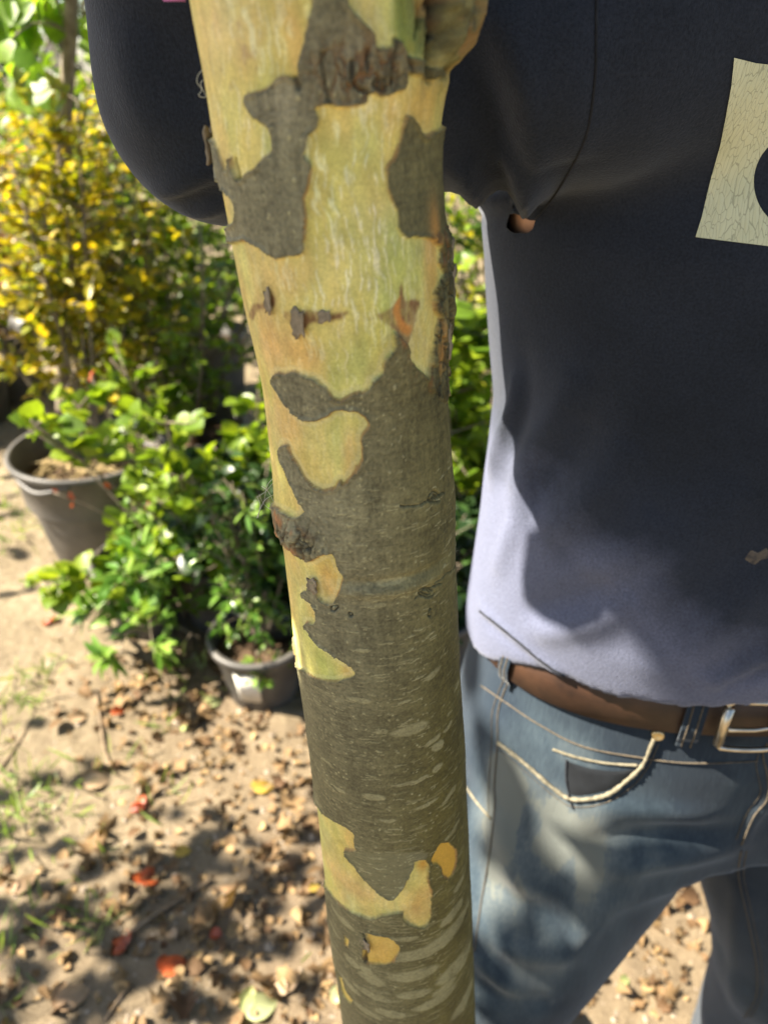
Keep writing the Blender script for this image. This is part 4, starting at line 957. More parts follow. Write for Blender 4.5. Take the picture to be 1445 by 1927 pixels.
CXP, CYP, RX, RY = 1508, 342, 91, 94
outer = [(1308, 446), (1320, 408), (1338, 330), (1354, 270), (1366, 205), (1374, 160), (1379, 108), (1420, 118), (1508, 128), (1600, 120), (1640, 110), (1650, 200), (1680, 330), (1706, 446), (1600, 466), (1508, 470), (1445, 463), (1380, 455)]
mb = MB(); V = []; no = len(outer); OP = poly_path(outer + outer[:1], 5)[:-1]; ok_all = True
# keep the corners crisp: straight segments between traced points
OP = np.concatenate([np.linspace(outer[i], outer[(i + 1) % no], 6)[:-1] for i in range(no)])
for px_, py_ in OP:
    an_ = math.atan2((py_ - CYP) / RY, (px_ - CXP) / RX); ip = np.array([CXP + RX * math.cos(an_), CYP + RY * math.sin(an_)])
    for t__ in np.linspace(0, 1, 16):
        q = ip + (np.array([px_, py_]) - ip) * t__; pt, nn = hit(bs, *q)
        V.append(pt + nn * .0008)
k = len(OP); F = [(i * 16 + j, ((i + 1) % k) * 16 + j, ((i + 1) % k) * 16 + j + 1, i * 16 + j + 1) for i in range(k) for j in range(15)]
mb.add(V, F); mb.build('chest_print', M['print'], shirt)
G, o7 = grid((.18, .43, 1.47), (.42, .66, 1.60), .0045)
f = np.abs(cone(G, [.297, .555, 1.52], [.295, .545, 1.565], .076, .070)) - .006; f = np.maximum(f, np.maximum(1.515 - G[2], G[2] - 1.572 - .25 * (G[1] - .55)))
v_, f_ = surface_nets(f, o7, .0045); mesh_obj('collar', v_, f_, M['fleece'], shirt)

# ------------------------------------------------------------------ ground
def axis_lines(lo, hi, step, far):
    mid_ = np.arange(lo, hi + 1e-6, step); g_ = [step * 1.35 ** i for i in range(1, 60)]; c = np.cumsum(g_); c = c[c < far]
    return np.concatenate([lo - c[::-1], mid_, hi + c])
gx = axis_lines(-2.2, 1.3, .014, 320); gy = axis_lines(.25, 3.6, .014, 320)
GX, GY = np.meshgrid(gx, gy, indexing='ij')
def gz(x, y): return .016 * fbm2(x * 2.2, y * 2.2, 3, 301) + .010 * fbm2(x * 11, y * 11, 3, 302) + .0045 * fbm2(x * 38, y * 38, 2, 303)
def litter_density(x, y):
    d = .9 * np.exp(-(((x + .15) / .38) ** 2 + ((y - 1.0) / .42) ** 2)) + .6 * np.exp(-(((x + .55) / .30) ** 2 + ((y - 1.45) / .25) ** 2)) + .8 * np.exp(-(((x - .4) / .5) ** 2 + ((y - .95) / .4) ** 2)) + .10
    d = d + .35 * np.exp(-(((x + .7) / .3) ** 2 + ((y - .75) / .2) ** 2))
    return np.clip(d * (1 + .8 * fbm2(x * 4, y * 4, 3, 305)), 0, 1)
GZ = gz(GX, GY)
gi = np.arange(GX.size).reshape(GX.shape)
FG = np.stack([gi[:-1, :-1], gi[1:, :-1], gi[1:, 1:], gi[:-1, 1:]], -1).reshape(-1, 4)
m, n, l, b = new_mat('sandy_soil')
a = n.new('ShaderNodeAttribute'); a.attribute_name = 'tint'
t1 = noise_node(n, l, 3.5, 6); t2 = noise_node(n, l, 230, 4); t3 = noise_node(n, l, 42, 5)
r1 = ramp(n, l, t1.outputs[0], [(.35, (.145, .115, .070)), (.65, (.222, .180, .113))])
r2 = ramp(n, l, t2.outputs[0], [(.3, (.62, .60, .58)), (.7, (1.35, 1.33, 1.3))])
r3 = ramp(n, l, t3.outputs[0], [(.35, (.75, .73, .7)), (.65, (1.15, 1.15, 1.15))])
c = mix(n, l, 1.0, r1.outputs[0], r2.outputs[0], 'MULTIPLY'); c = mix(n, l, 1.0, c, r3.outputs[0], 'MULTIPLY'); c = mix(n, l, a.outputs['Fac'], c, (.12, .085, .052))
l.new(c, b.inputs['Base Color']); b.inputs['Roughness'].default_value = .8; b.inputs['Specular IOR Level'].default_value = .3
b1 = bump(n, l, t2.outputs[0], .8, .004, b); bump(n, l, t3.outputs[0], .6, .008, b, b1)
M['soil_ground'] = m
go = mesh_obj('ground', np.stack([GX, GY, GZ], -1).reshape(-1, 3), FG, m, tint=(litter_density(GX, GY) * .75).ravel()); tag(go, kind='structure')

rs = np.random.RandomState(23)
def scatter(N_, xr, yr, dens):
    P = []
    while len(P) < N_:
        x, y = rs.uniform(*xr, 4000), rs.uniform(*yr, 4000); k_ = dens(x, y) > rs.uniform(0, 1, 4000); P += list(zip(x[k_], y[k_]))
    P = np.array(P[:N_]); return np.column_stack([P, gz(P[:, 0], P[:, 1])])
# small stones and grit: one object
mb = MB(); P = scatter(9000, (-1.9, 1.1), (.45, 2.6), lambda x, y: np.exp(-.5 * (y - .5)) * (.5 + .5 * fbm2(x * 3, y * 3, 2, 9) + .3))
ico = np.array([(0, 0, 1), (.9, 0, .3), (.28, .85, .3), (-.73, .53, .3), (-.73, -.53, .3), (.28, -.85, .3), (.73, .53, -.4), (-.28, .85, -.4), (-.9, 0, -.4), (-.28, -.85, -.4), (.73, -.53, -.4)])
icf = [(0, 1, 2), (0, 2, 3), (0, 3, 4), (0, 4, 5), (0, 5, 1), (1, 6, 2), (2, 7, 3), (3, 8, 4), (4, 9, 5), (5, 10, 1), (2, 6, 7), (3, 7, 8), (4, 8, 9), (5, 9, 10), (1, 10, 6)]
for p in P:
    s_ = .0016 * np.exp(rs.normal(.35, .55)); sc = rs.uniform(.7, 1.3, 3) * [1, 1, .7]; a_ = rs.uniform(0, 6.28); R2 = np.array([[math.cos(a_), -math.sin(a_), 0], [math.sin(a_), math.cos(a_), 0], [0, 0, 1]])
    mb.add((ico * sc * s_ * rs.uniform(.85, 1.15, (11, 1))) @ R2.T + p, icf)
tag(mb.build('gravel', M['stone'], smooth=False), 'fine grit and pebbles lying on the sandy soil', 'gravel', kind='stuff')
# dry leaf litter: one object
mb = MB(); P = scatter(2100, (-1.8, 1.3), (.45, 2.3), lambda x, y: np.clip(litter_density(x, y) * 1.1 - .12, .012, 1) ** 1.8)
P[:, 2] += rs.uniform(.000, .010, len(P)); D = rvec(rs, len(P)) * [1, 1, .35]; N_ = rvec(rs, len(P)) * .55 + [0, 0, 1]
add_leaves(mb, P, D, N_, np.clip(.019 * np.exp(rs.normal(0, .5, len(P))), .007, .055), 'oval', rs, rs.uniform(0, 1, len(P)), curl=.8, fold=.6)
P2 = scatter(420, (-1.8, 1.3), (.45, 2.3), lambda x, y: np.clip(litter_density(x, y) * 1.1 - .12, .012, 1) ** 1.8); P2[:, 2] += rs.uniform(0, .012, 420)
add_leaves(mb, P2, rvec(rs, 420) * [1, 1, .4], rvec(rs, 420) * .7 + [0, 0, 1], np.clip(.030 * np.exp(rs.normal(0, .4, 420)), .012, .07), 'lobed', rs, rs.uniform(0, .7, 420), curl=1.1, fold=.9)
tag(mb.build('leaf_litter', M['litter']), 'brown crumpled dead leaves littering the soil round the trunk', 'leaf litter', kind='stuff')
# grass wisps
mb = MB(); blades = []
for x, y, s_, nn_ in ((20, 1330, .05, 60), (55, 1300, .05, 40), (30, 1540, .07, 130), (90, 1500, .06, 70), (20, 1760, .05, 60), (190, 1740, .03, 26), (165, 1610, .03, 20), (300, 1500, .03, 20), (230, 1440, .03, 16), (300, 1370, .03, 16), (100, 1265, .03, 30), (10, 1420, .04, 40), (60, 950, .12, 120), (20, 1000, .12, 100), (120, 1010, .1, 60), (230, 1110, .06, 60), (190, 1715, .02, 16), (10, 1840, .05, 40), (350, 1270, .05, 40), (640, 1760, .02, 12)):
    c = on_ground(x, y)
    for i in range(int(nn_ * .55)): blades.append((c[0] + rs.normal(0, s_), c[1] + rs.normal(0, s_)))
Bl = np.array(blades); Bl = np.column_stack([Bl, gz(Bl[:, 0], Bl[:, 1])])
D = rvec(rs, len(Bl)) * .7 + [0, 0, .7]; D[:, 2] = np.abs(D[:, 2])
add_leaves(mb, Bl, D, rvec(rs, len(Bl)), rs.uniform(.03, .085, len(Bl)), 'blade', rs, rs.uniform(0, 1, len(Bl)), curl=.4)
tag(mb.build('grass', M['grass']), 'sparse green grass wisps growing through the sandy soil', 'grass', kind='stuff')

def single_leaf(px, py, size, mat_, label, group, ang, shape='oval', curl=.5, fold=.5, name='fallen_leaf', tilt=.3):
    p = on_ground(px, py); p[2] = gz(p[0], p[1]) + .008; mb = MB(); r2_ = np.random.RandomState(int(px * 7 + py))
    H0 = LEAF[shape]; 
    for i in range(2 if size > .05 else 1):
        add_leaves(mb, [[0, 0, .0]], [[math.cos(ang + i * .9), math.sin(ang + i * .9), .10 + .15 * i]], [[tilt * math.sin(ang * 3), -tilt, 1]], size * (1 - .3 * i), shape, r2_, r2_.uniform(0, 1), curl, fold)
    o = mb.build(name, mat_); o.location = tuple(p); s2 = o.modifiers.new('subdivision', 'SUBSURF'); s2.levels = 1; s2.render_levels = 2
    return tag(o, label, 'fallen leaf', group)
RL = 'red leaves fallen on the soil'
for a_ in ((208, 1348, .045, 'small red leaf by the thin upright twig', .3), (275, 1520, .06, 'red curled leaf beside the grass, between the twig and the long stick', 2.6), (262, 1668, .07, 'red and orange crumpled leaf just above the long stick', .8), (240, 1790, .065, 'dark red cupped leaf below the long stick', 2.2),
           (302, 1838, .06, 'dark red upright leaf, lowest of the red leaves', .5), (95, 1177, .06, 'dull red leaf on the open sand left of the laurel pot', 1.9), (146, 1150, .045, 'bright orange-red leaf on the sand in front of the big pot', 1.2), (420, 1765, .04, 'tiny orange-red leaf on dark soil near the trunk', 2.9)):
    single_leaf(a_[0], a_[1], a_[2], M['red_leaf'], a_[3], RL, a_[4], curl=.9, fold=.7)
YL = 'yellow and tan leaves fallen on the soil'
for a_ in ((475, 1490, .055, M['yel_leaf'], 'bright yellow leaf on the litter left of the trunk', .2), (325, 1607, .045, M['yel_leaf'], 'narrow yellow-olive leaf lying in dark leaf shade', .1), (580, 1680, .03, M['yel_leaf'], 'small round yellow leaf close beside the trunk', .5), (135, 1368, .055, M['tan_leaf'], 'folded tan leaf on bare sand left of the twig', .7),
           (155, 1480, .07, M['tan_leaf'], 'flat pinkish tan leaf next to the grass tufts', .2), (333, 1770, .04, M['tan_leaf'], 'pale tan oval leaf right of the dark red cupped leaf', 2.4), (100, 1895, .07, M['tan_leaf'], 'brown curled leaf near the bottom left corner', .4), (25, 1690, .06, M['tan_leaf'], 'brown leaf by the grass at the left edge', 1.0), (540, 1875, .06, M['tan_leaf'], 'broad tan leaf at the foot of the trunk', 1.4)):
    single_leaf(a_[0], a_[1], a_[2], a_[3], a_[4], YL, a_[5])
GL = 'pale green leaves fallen on the soil'
for a_ in ((455, 1912, .075, 'big crumpled pale green leaf at the bottom edge left of the trunk', .3), (385, 1327, .055, 'pale green leaf lying beside the small labelled pot', .4), (345, 1378, .035, 'small green leaf on the sand below the labelled pot', 1.6), (1165, 1850, .03, 'small pale green leaf beside the jeans leg', .5), (628, 1900, .05, 'green leaf tucked against the trunk at the bottom edge', 1.2)):
    single_leaf(a_[0], a_[1], a_[2], M['pale_leaf'], a_[3], GL, a_[4])
def stick(pts, r0, label):
    P = np.array([on_ground(x, y) for x, y in pts]); P[:, 2] = gz(P[:, 0], P[:, 1]) + r0 * 1.3; mb = MB(); mb.tube(poly_path(P, 5), np.linspace(r0, r0 * .5, (len(P) - 1) * 5 + 1), 7); tag(mb.build('twig', M['twig']), label, 'twig', 'twigs lying on the soil')
stick([(182, 1305), (190, 1350), (196, 1400), (206, 1435), (222, 1462)], .0035, 'thin crooked twig on bare sand beside a small red leaf')
stick([(235, 1765), (280, 1738), (330, 1700), (400, 1655)], .0055, 'long grey stick lying among dead leaves below the red crumpled leaf')
stick([(0, 1455), (40, 1400), (62, 1360)], .003, 'faint straight twig on the sand at the left edge')
stick([(200, 1925), (230, 1880), (250, 1850)], .003, 'short twig near the bottom edge')

# ------------------------------------------------------------------ pots and plants
def pot(parent, base, r0, r1, h, seg=48, fill='soil', handle=False, lip=.012):
    mb = MB(); t = .004
    mb.lathe([(.001, .004), (r0 - .006, .0), (r0, .006), (r0 + (r1 - r0) * .5, h * .5), (r1 - .002, h - .03), (r1, h - .028)], base, seg); w = mb.build('pot', M['pot'], parent)
    mb = MB(); mb.lathe([(r1, h - .028), (r1 + lip * .6, h - .026), (r1 + lip, h - .004), (r1 + lip * .7, h), (r1 - t, h - .001), (r1 - t * 2 - .02 * r1, h * .62)], base, seg); mb.build('rim', M['pot'], w)
    mb = MB(); V = [(base[0], base[1], base[2] + h * .78)]; F = []; rr_ = r0 + (r1 - r0) * .75 - .004
    for i in range(1, 9):
        for k in range(seg): a_ = 2 * math.pi * k / seg; q = rr_ * i / 8; V.append((base[0] + q * math.cos(a_), base[1] + q * math.sin(a_), base[2] + h * .77 + .02 * rs.uniform(-.5, .5) * (i < 8)))
    for k in range(seg): F.append((0, 1 + k, 1 + (k + 1) % seg))
    for i in range(7):
        for k in range(seg): F.append((1 + i * seg + k, 1 + (i + 1) * seg + k, 1 + (i + 1) * seg + (k + 1) % seg, 1 + i * seg + (k + 1) % seg))
    mb.add(V, F); mb.build('soil', M['soil'], w)
    return w
def potted(name, label, cat, xy, pr, group, stems, matl, seed, straw=False, pot_on=True):
    """pr = bottom radius, rim radius, pot height; stems = keyword sets for grow()"""
    b_ = np.array([xy[0], xy[1], float(gz(np.array([xy[0]]), np.array([xy[1]]))[0]) - .004]); t = thing(name, b_, label, cat, group)
    if pot_on: w = pot(t, b_, *pr)
    sm, lm = MB(), MB(); r2 = np.random.RandomState(seed)
    for kw in stems: grow(sm, lm, r2, b_ + [0, 0, pr[2] * .75 if pot_on else 0], rs=None, **kw) if False else grow(sm, lm, r2, b_ + np.array([0, 0, pr[2] * .75 if pot_on else 0]), **kw)
    sm.build('stem', M['stem'], t); lm.build('foliage', matl, t)
    return t
PG = 'potted shrubs of the nursery row'
g_big = on_ground(215, 1085); g_big[0] -= .055; g_big[1] += .17
t = potted('potted_shrub', 'yellow-leaved shrub with pale bare stems in the biggest black pot', 'shrub', g_big[:2], (.175, .240, .405), PG,
       [dict(height=1.05, spread=.48, nstem=13, ntwig=24, nleaf=9, lsize=.048, shape='oval', twig_len=.28, bare=.34, tint=(.02, .80), lean=(-.12, .12, 0), stem_r=.007)], M['leaf_yellow'], 3)
mb = MB(); bb = np.array([g_big[0], g_big[1], .32])
for i in range(150):
    a_, q = rs.uniform(0, 6.28), .17 * math.sqrt(rs.uniform()); d = rvec(rs, 1)[0] * [.06, .06, .012]; p = bb + [q * math.cos(a_), q * math.sin(a_), rs.uniform(0, .02)]
    mb.tube(poly_path([p - d, p + [0, 0, .008], p + d], 2), .0016, 4, cap=False)
mb.build('straw', M['straw'], t)
mb = MB(); ca = g_big[0] - .0; mb.tube(poly_path([[ca + .02, g_big[1] - .245, .375], [ca - .08, g_big[1] - .232, .345], [ca - .15, g_big[1] - .188, .355], [ca - .20, g_big[1] - .14, .385]], 6), .007, 8); mb.build('handle', M['pot'], t)
# a bare arching branch in front of the big pot with a few rusty leaves
sm, lm = MB(), MB(); p0 = np.array([-.60, 1.72, .20]); bt = thing('bare_twig_plant', (-.60, 1.74, 0), 'thin bare arching branch with a few rusty leaves before the big pot', 'sapling')
for e in (np.array([-.93, 1.80, .62]), np.array([-.86, 1.68, .47]), np.array([-.74, 1.78, .75])):
    P = poly_path([[-.60, 1.74, 0.0], p0, p0 + (e - p0) * .5 + [0, 0, .04], e], 5); sm.tube(P, np.linspace(.0045, .0018, len(P)), 6)
    for i in range(5): q = P[rs.randint(8, len(P))]; add_leaves(lm, [q], [rvec(rs, 1)[0]], [rvec(rs, 1)[0]], .03, 'oval', rs, rs.uniform(0, 1), .6)
sm.build('stem', M['stem'], bt); lm.build('foliage', M['red_leaf'], bt)

g_mid = on_ground(275, 1190); g_mid[1] += .06
potted('potted_laurel', 'laurel with long glossy leaves spilling over its pot, right in front of the big pot', 'shrub', g_mid[:2], (.095, .125, .23), PG,
       [dict(height=.22, spread=.26, nstem=8, ntwig=8, nleaf=6, lsize=.075, shape='lance', twig_len=.13, bare=.3, tint=(.3, 1), stem_r=.005, lean=(.02, -.06, 0)), dict(height=.02, spread=.30, nstem=7, ntwig=8, nleaf=7, lsize=.075, shape='lance', twig_len=.12, bare=.4, tint=(.5, 1), stem_r=.004, lean=(-.02, -.16, -.04))], M['leaf_laurel'], 8)
g_sm = on_ground(490, 1335); g_sm[1] += .085
t = potted('potted_evergreen', 'dark evergreen in a small black pot with a white label, left of the trunk', 'shrub', g_sm[:2], (.092, .120, .195), PG,
       [dict(height=.50, spread=.17, nstem=10, ntwig=12, nleaf=8, lsize=.042, shape='lance', twig_len=.13, bare=.12, tint=(.1, 1), stem_r=.004), dict(height=.02, spread=.17, nstem=3, ntwig=6, nleaf=4, lsize=.042, shape='oval', twig_len=.1, bare=.4, tint=(.7, 1), lean=(.20, -.05, -.03))], M['leaf_laurel'], 13)
mb = MB(); V = []; bz_ = float(g_sm[2])
for i in range(9):
    for z_ in (.040, .150):
        a_ = -2.05 + .072 * i; r_ = .092 + (.120 - .092) * z_ / .195 + .0016; V.append((g_sm[0] + r_ * math.cos(a_), g_sm[1] + r_ * math.sin(a_), z_))
mb.add(V, [(i * 2, i * 2 + 2, i * 2 + 3, i * 2 + 1) for i in range(8)]); lb = mb.build('label', M['paper'], t); sol = lb.modifiers.new('thickness', 'SOLIDIFY'); sol.thickness = .0012; sol.offset = 1

def place(px, d): return np.array([(px - 722.5) / FPX * (d * math.cos(PITCH) + CAMZ * math.sin(PITCH)), d])
rowg = [
 # name, label, px at the base, distance, pot, material, grow settings
 ('potted_shrub', 'round-leaved green shrub directly left of the trunk behind the labelled pot', 430, 1.80, (.12, .15, .26), 'leaf_green', [dict(height=.62, spread=.42, nstem=10, ntwig=15, nleaf=8, lsize=.050, shape='round', twig_len=.20, bare=.05, tint=(.2, 1), stem_r=.006, lean=(-.10, -.05, 0)), dict(height=.06, spread=.34, nstem=6, ntwig=9, nleaf=7, lsize=.055, shape='round', twig_len=.18, bare=.25, tint=(.3, 1), stem_r=.005, lean=(-.16, -.10, .05))]),
 ('potted_shrub', 'tall green shrub filling the space under the bent elbow', 380, 2.45, (.15, .19, .32), 'leaf_green', [dict(height=1.0, spread=.48, nstem=11, ntwig=18, nleaf=9, lsize=.046, shape='oval', twig_len=.26, bare=.12, tint=(.1, .85), stem_r=.007)]),
 ('potted_shrub', 'bright green shrub seen in the gap between trunk and sweatshirt', 880, 1.75, (.12, .15, .26), 'leaf_green', [dict(height=.85, spread=.34, nstem=12, ntwig=17, nleaf=9, lsize=.052, shape='round', twig_len=.22, bare=.02, tint=(.1, 1), stem_r=.006)]),
 ('potted_shrub', 'yellowing shrub behind the biggest pot at the left edge', -190, 3.0, (.15, .19, .32), 'leaf_yellow', [dict(height=1.05, spread=.50, nstem=11, ntwig=17, nleaf=8, lsize=.036, shape='oval', twig_len=.28, bare=.18, tint=(.2, .9), stem_r=.007)]),
 ('potted_shrub', 'orange tipped shrub beyond the thin sapling in the upper left', 20, 3.5, (.16, .20, .34), 'leaf_yellow', [dict(height=1.18, spread=.55, nstem=12, ntwig=17, nleaf=8, lsize=.040, shape='oval', twig_len=.28, bare=.2, tint=(.5, 1), stem_r=.008)]),
 ('potted_shrub', 'olive green shrub further back between the yellow shrub and the elbow', 270, 3.1, (.16, .20, .34), 'leaf_yellow', [dict(height=1.0, spread=.5, nstem=11, ntwig=18, nleaf=8, lsize=.040, shape='oval', twig_len=.28, bare=.15, tint=(0, .45), stem_r=.008)]),
 ('potted_shrub', 'deep green shrub hidden behind the trunk', 640, 2.3, (.15, .19, .32), 'leaf_green', [dict(height=.95, spread=.45, nstem=11, ntwig=17, nleaf=8, lsize=.048, shape='oval', twig_len=.26, bare=.08, tint=(0, .7), stem_r=.007)]),
 ('potted_shrub', 'mixed green and yellow shrub in the back of the gap beside the sweatshirt', 900, 2.7, (.15, .19, .32), 'leaf_yellow', [dict(height=1.1, spread=.5, nstem=12, ntwig=18, nleaf=9, lsize=.044, shape='oval', twig_len=.28, bare=.05, tint=(0, .5), stem_r=.007)]),
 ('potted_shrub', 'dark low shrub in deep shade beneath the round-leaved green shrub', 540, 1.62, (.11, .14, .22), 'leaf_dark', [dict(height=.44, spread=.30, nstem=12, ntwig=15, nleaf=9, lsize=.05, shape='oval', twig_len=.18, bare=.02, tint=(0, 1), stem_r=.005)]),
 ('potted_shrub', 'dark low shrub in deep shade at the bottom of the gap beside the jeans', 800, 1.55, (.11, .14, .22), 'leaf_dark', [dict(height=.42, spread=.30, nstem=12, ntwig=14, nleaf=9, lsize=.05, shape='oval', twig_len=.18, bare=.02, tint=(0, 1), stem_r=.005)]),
 ('potted_shrub', 'green shrub standing behind the person in the row', 1250, 2.2, (.15, .19, .32), 'leaf_green', [dict(height=1.0, spread=.48, nstem=10, ntwig=16, nleaf=8, lsize=.048, shape='oval', twig_len=.26, bare=.1, tint=(.1, .9), stem_r=.007)]),
 ('potted_shrub', 'pale olive shrub in the second row between yellow shrub and elbow', 255, 2.6, (.14, .17, .28), 'leaf_yellow', [dict(height=.78, spread=.40, nstem=11, ntwig=17, nleaf=9, lsize=.042, shape='oval', twig_len=.26, bare=.05, tint=(0, .5), stem_r=.006)]),
 ('potted_shrub', 'loose green shrub in the third row left of the trunk', 400, 3.5, (.16, .20, .34), 'leaf_green', [dict(height=.95, spread=.55, nstem=12, ntwig=18, nleaf=9, lsize=.050, shape='oval', twig_len=.3, bare=.02, tint=(.2, 1), stem_r=.007)]),
 ('potted_shrub', 'greenish yellow shrub in the last row behind the yellow shrubs', 170, 4.3, (.18, .22, .34), 'leaf_yellow', [dict(height=1.05, spread=.6, nstem=12, ntwig=18, nleaf=9, lsize=.055, shape='oval', twig_len=.32, bare=.02, tint=(0, .6), stem_r=.008)]),
 ('red_shrub', 'small red-leaved shrub at the left edge among yellow leaves', -40, 3.2, (.14, .18, .3), 'leaf_red', [dict(height=.62, spread=.3, nstem=8, ntwig=12, nleaf=7, lsize=.05, shape='oval', twig_len=.2, bare=.2, tint=(.2, 1), stem_r=.006)]),
 ('potted_shrub', 'vivid lime green clipped shrub far back at the left edge', -60, 5.2, (.2, .25, .36), 'leaf_redbud', [dict(height=.75, spread=.45, nstem=12, ntwig=16, nleaf=9, lsize=.06, shape='oval', twig_len=.25, bare=.1, tint=(.3, 1), stem_r=.008)]),
]
for i, (nm, lb_, px, d, pr, mt, st) in enumerate(rowg):
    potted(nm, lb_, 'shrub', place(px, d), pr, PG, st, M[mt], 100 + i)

# thin sapling with big soft leaves, upper left
bx = place(118, 2.35); st_ = thing('sapling', (bx[0], bx[1], 0), 'slim young tree with large lit heart-shaped leaves at the upper left', 'tree')
topp = at_y(135, 0, 2.3); tp2 = at_y(150, -700, 2.2)
mb = MB(); P = poly_path([[bx[0], bx[1], 0], at_y(120, 520, 2.36), at_y(122, 260, 2.34), topp, tp2], 6); mb.tube(P, np.linspace(.024, .016, len(P)), 10); trk = mb.build('trunk', M['stem'], st_)
lm, tw = MB(), MB(); r2 = np.random.RandomState(77)
for px, py, d in ((30, 60, 2.25), (10, 20, 2.2), (70, 150, 2.3), (75, 40, 2.3), (40, -60, 2.3), (100, -80, 2.3), (0, 100, 2.1), (160, 40, 2.4), (85, 20, 2.3), (-60, 40, 2.2), (220, -60, 2.4), (80, -160, 2.3), (20, -200, 2.2), (160, -220, 2.3), (60, 170, 2.35)):
    p = at_y(px, py, d); j = r2.randint(16, len(P)); tw.tube(poly_path([P[j], (P[j] + p) / 2 + [0, 0, .04], p], 4), .003, 5)
    k_ = 5; Pn = p + r2.normal(0, .030, (k_, 3)); Dn = r2.normal(0, .5, (k_, 3)) + [0, -.1, -.7]; Nn_ = r2.normal(0, .35, (k_, 3)) + [-.25, -.75, .55]
    add_leaves(lm, Pn, Dn, Nn_, r2.uniform(.055, .09, k_), 'round', r2, r2.uniform(.2, 1, k_), .2)
tw.build('twig', M['stem'], trk); lm.build('crown', M['leaf_redbud'], st_)

# utility pole with two wires far left
pb = np.array([-4.6, 9.5]); up_ = thing('utility_pole', (-5.05, 10.0, 0), 'pale grey pole with two thin wires beyond the sapling', 'pole')
pt_ = at_y(88, 40, 10.0); mb = MB(); mb.tube([[pt_[0], 10.0, -.1], [pt_[0], 10.0, 6.0]], [.055, .045], 14); mb.build('post', M['pole'], up_)
for z_ in (at_y(60, 97, 10)[2], at_y(60, 112, 10)[2]):
    mb = MB(); mb.tube(poly_path([[pt_[0] - 9, 10.6, z_ + .25], [pt_[0] - 4, 10.2, z_ + .02], [pt_[0], 9.95, z_]], 6), .010, 5); mb.build('wire', M['wire'], up_)

# trees beyond the nursery
def far_tree(x, y, h, cr_r, label, seed, matl='leaf_far', n_=1500, low=.12, ls=.26):
    t = thing('tree', (x, y, 0), label, 'tree', 'trees beyond the nursery row'); r2 = np.random.RandomState(seed)
    mb = MB(); mb.tube(poly_path([[x, y, -.1], [x + .1, y, h * .35], [x, y + .1, h * .85]], 4), np.linspace(.03 * h * .6, .01 * h * .3, 9), 8)
    for i in range(9):
        z_ = h * r2.uniform(.2, .7); a_ = r2.uniform(0, 6.28); q = cr_r * .7; mb.tube([[x, y, z_], [x + q * .5 * math.cos(a_), y + q * .5 * math.sin(a_), z_ + .1 * h], [x + q * math.cos(a_), y + q * math.sin(a_), z_ + .13 * h]], [.05, .035, .015], 5)
    mb.build('trunk', M['bark_dark'], t)
    nc = 34; C = np.column_stack([r2.normal(0, cr_r * .5, nc), r2.normal(0, cr_r * .5, nc), r2.uniform(low, 1, nc) * h]); C[:, :2] *= (1.15 - .6 * (C[:, 2:] / h)); C += [x, y, 0]
    j = r2.randint(0, nc, n_); Pn = C[j] + rvec(r2, n_) * (cr_r * .33 * r2.uniform(.3, 1, (n_, 1)) ** .5)
    lm = MB(); tint_ = np.clip(r2.uniform(0, 1, n_) * .7 + r2.uniform(0, .3, nc)[j], 0, 1); add_leaves(lm, Pn, rvec(r2, n_), rvec(r2, n_) * .7 + [0, 0, 1], ls * r2.uniform(.6, 1.2, n_), 'oval', r2, tint_)
    lm.build('crown', M[matl], t)
for i, (x, y, h, c, lb_) in enumerate(((-8.5, 13.5, 5.0, 2.2, 'dense dark tree beyond the pole, leftmost of the far trees'), (-5.6, 15, 6.5, 2.6, 'dark green tree straight behind the pale pole'), (-3.2, 14, 5.5, 2.3, 'broad green tree far behind the bent elbow'), (-.8, 15, 6, 2.5, 'green tree far behind the trunk'),
     (1.6, 14, 5.6, 2.3, 'green tree far behind the gap beside the sweatshirt'), (4.2, 15, 6.2, 2.6, 'green tree far behind the person'), (-11.5, 18, 7, 3.0, 'tall dark tree furthest away to the left'), (7.0, 16, 6.5, 2.7, 'green tree furthest to the right behind the person'))):
    far_tree(x, y, h, c, lb_, 300 + i)
for i, (x, y, h, c, lb_) in enumerate(((-4.3, 6.6, 1.9, .9, 'mid green bush behind the orange tipped shrub'), (-2.3, 5.6, 1.5, .8, 'bushy green plant in the background under the elbow'), (-.6, 5.2, 1.4, .8, 'green bush in the background behind the trunk'), (1.0, 5.0, 1.5, .8, 'green bush in the background of the narrow gap'), (2.8, 5.4, 1.6, .9, 'green bush in the background right of the person'))):
    far_tree(x, y, h, c, lb_, 340 + i, 'leaf_green', 1300, .05, .09)
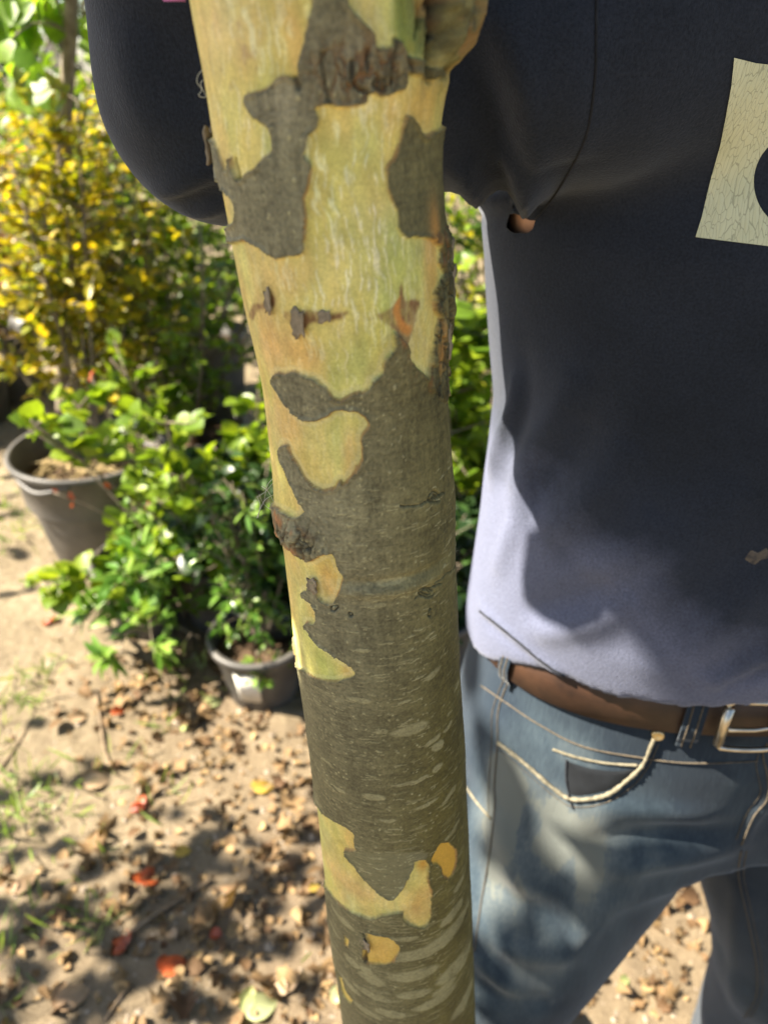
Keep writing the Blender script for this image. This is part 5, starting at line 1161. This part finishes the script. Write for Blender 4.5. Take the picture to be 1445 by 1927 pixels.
# unseen shade tree on the left: twigs and leaves placed to throw dappled shade
t = thing('shade_tree', (-3.3, -.2, 0), 'unseen leafy tree on the left, its branches placed for dappled shade', 'tree'); r2 = np.random.RandomState(5)
mb = MB(); lm = MB(); mb.tube(poly_path([[-3.3, -.2, -.1], [-3.25, -.2, 1.6], [-3.2, -.1, 3.2], [-3.1, 0, 5]], 5), np.linspace(.13, .06, 16), 10)
PL = []
def shade_at(g, tt, nleaf, sp_):
    c = np.array(g) + SUN * tt; P = poly_path([[-3.25, -.15, max(1.4, c[2] - .9)], (np.array([-3.25, -.15, c[2] - .3]) + c) / 2, c], 5); mb.tube(P, np.linspace(.009, .002, len(P)), 6)
    q = c + r2.normal(0, sp_, (nleaf, 3)); PL.extend(q)
for px, py, nl, sp_, tt in ((300, 1620, 14, .10, 2.4), (450, 1620, 10, .08, 2.3), (420, 1700, 14, .10, 2.4), (560, 1590, 10, .08, 2.4), (330, 1800, 12, .10, 2.4), (520, 1760, 8, .10, 2.4), (60, 1720, 14, .11, 2.2), (60, 1850, 12, .10, 2.2), (180, 1690, 8, .08, 2.3), (60, 1480, 8, .08, 2.3), (400, 1890, 9, .08, 2.3), (30, 930, 30, .20, 2.2), (60, 1010, 22, .2, 2.2), (250, 1900, 8, .08, 2.3)):
    shade_at(on_ground(px, py), tt, nl, sp_)
for px, py, nl, sp_, tt in ((980, 1370, 5, .06, 2.5), (960, 1560, 4, .05, 2.4), (1000, 1700, 6, .06, 2.4), (960, 1860, 4, .05, 2.3)):
    p, nn = hit(bj, px, py); shade_at(p, tt, nl, sp_)
PL = np.array(PL); add_leaves(lm, PL, rvec(r2, len(PL)), rvec(r2, len(PL)) * .5 + SUN, r2.uniform(.05, .10, len(PL)), 'oval', r2, r2.uniform(0, 1, len(PL)))
mb.build('trunk', M['bark_dark'], t); lm.build('crown', M['leaf_far'], t)

# ------------------------------------------------------------------ small things on the trunk
def surf_pt(px, py, lift=.001):
    th, z = pix2surf(px, py); r_ = float(rad(z)) + lift; return np.array([float(axx(z)) + r_ * math.sin(th), TD - r_ * math.cos(th), z])
mb = MB(); V = []; zb = 1.462
for i in range(60):
    a_ = 2 * math.pi * i / 60
    for j, z_ in enumerate((-.012, -.004, .004, .012)):
        r_ = float(rad(zb)) + .0022 + .0008 * math.sin(5 * a_ + j); V.append((float(axx(zb)) + r_ * math.sin(a_), TD - r_ * math.cos(a_), zb + z_ + .002 * math.sin(3 * a_) + .006 * math.sin(a_)))
mb.add(V, [(i * 4 + j, ((i + 1) % 60) * 4 + j, ((i + 1) % 60) * 4 + j + 1, i * 4 + j + 1) for i in range(60) for j in range(3)])
e0 = np.array([float(axx(zb)) - float(rad(zb)) - .003, TD, zb]); P = [e0, e0 + [-.002, -.004, -.012], e0 + [.000, -.006, -.024]]
strip(mb, P, [np.array([0, -1., 0])] * 3, .0035, .0004, [np.array([1., 0, 0])] * 3)
tag(mb.build('ribbon', M['tape']), 'pink plastic marking ribbon tied round the trunk at the top edge', 'ribbon')
mb = MB(); anchor = [surf_pt(512, y_, .0005) for y_ in (900, 925, 960)]
web = [[(517, 905), (500, 925), (484, 935)], [(517, 930), (500, 940), (490, 958), (484, 975)], [(518, 950), (505, 925), (492, 915)], [(484, 935), (490, 950), (486, 974)], [(519, 965), (498, 950), (488, 930)], [(514, 900), (503, 915), (497, 945)]]
for pl_ in web: mb.tube(poly_path([at_y(x, y, TD - .004 + .0015 * math.sin(x)) for x, y in pl_], 4), .00016, 4, cap=False)
for pl_ in ():
    pass
tag(mb.build('cobweb', M['web']), 'wispy cobweb threads clinging to the left edge of the trunk', 'cobweb')
mb = MB(); mb.tube(poly_path([at_y(x, y, TD - .002) for x, y in [(385, 128), (374, 140), (371, 155), (380, 168), (374, 180), (388, 182), (378, 160), (383, 150)]], 4), .00012, 4, cap=False)
tag(mb.build('lint_thread', M['web']), 'tiny curl of pale lint on the trunk edge in front of the sleeve', 'thread')
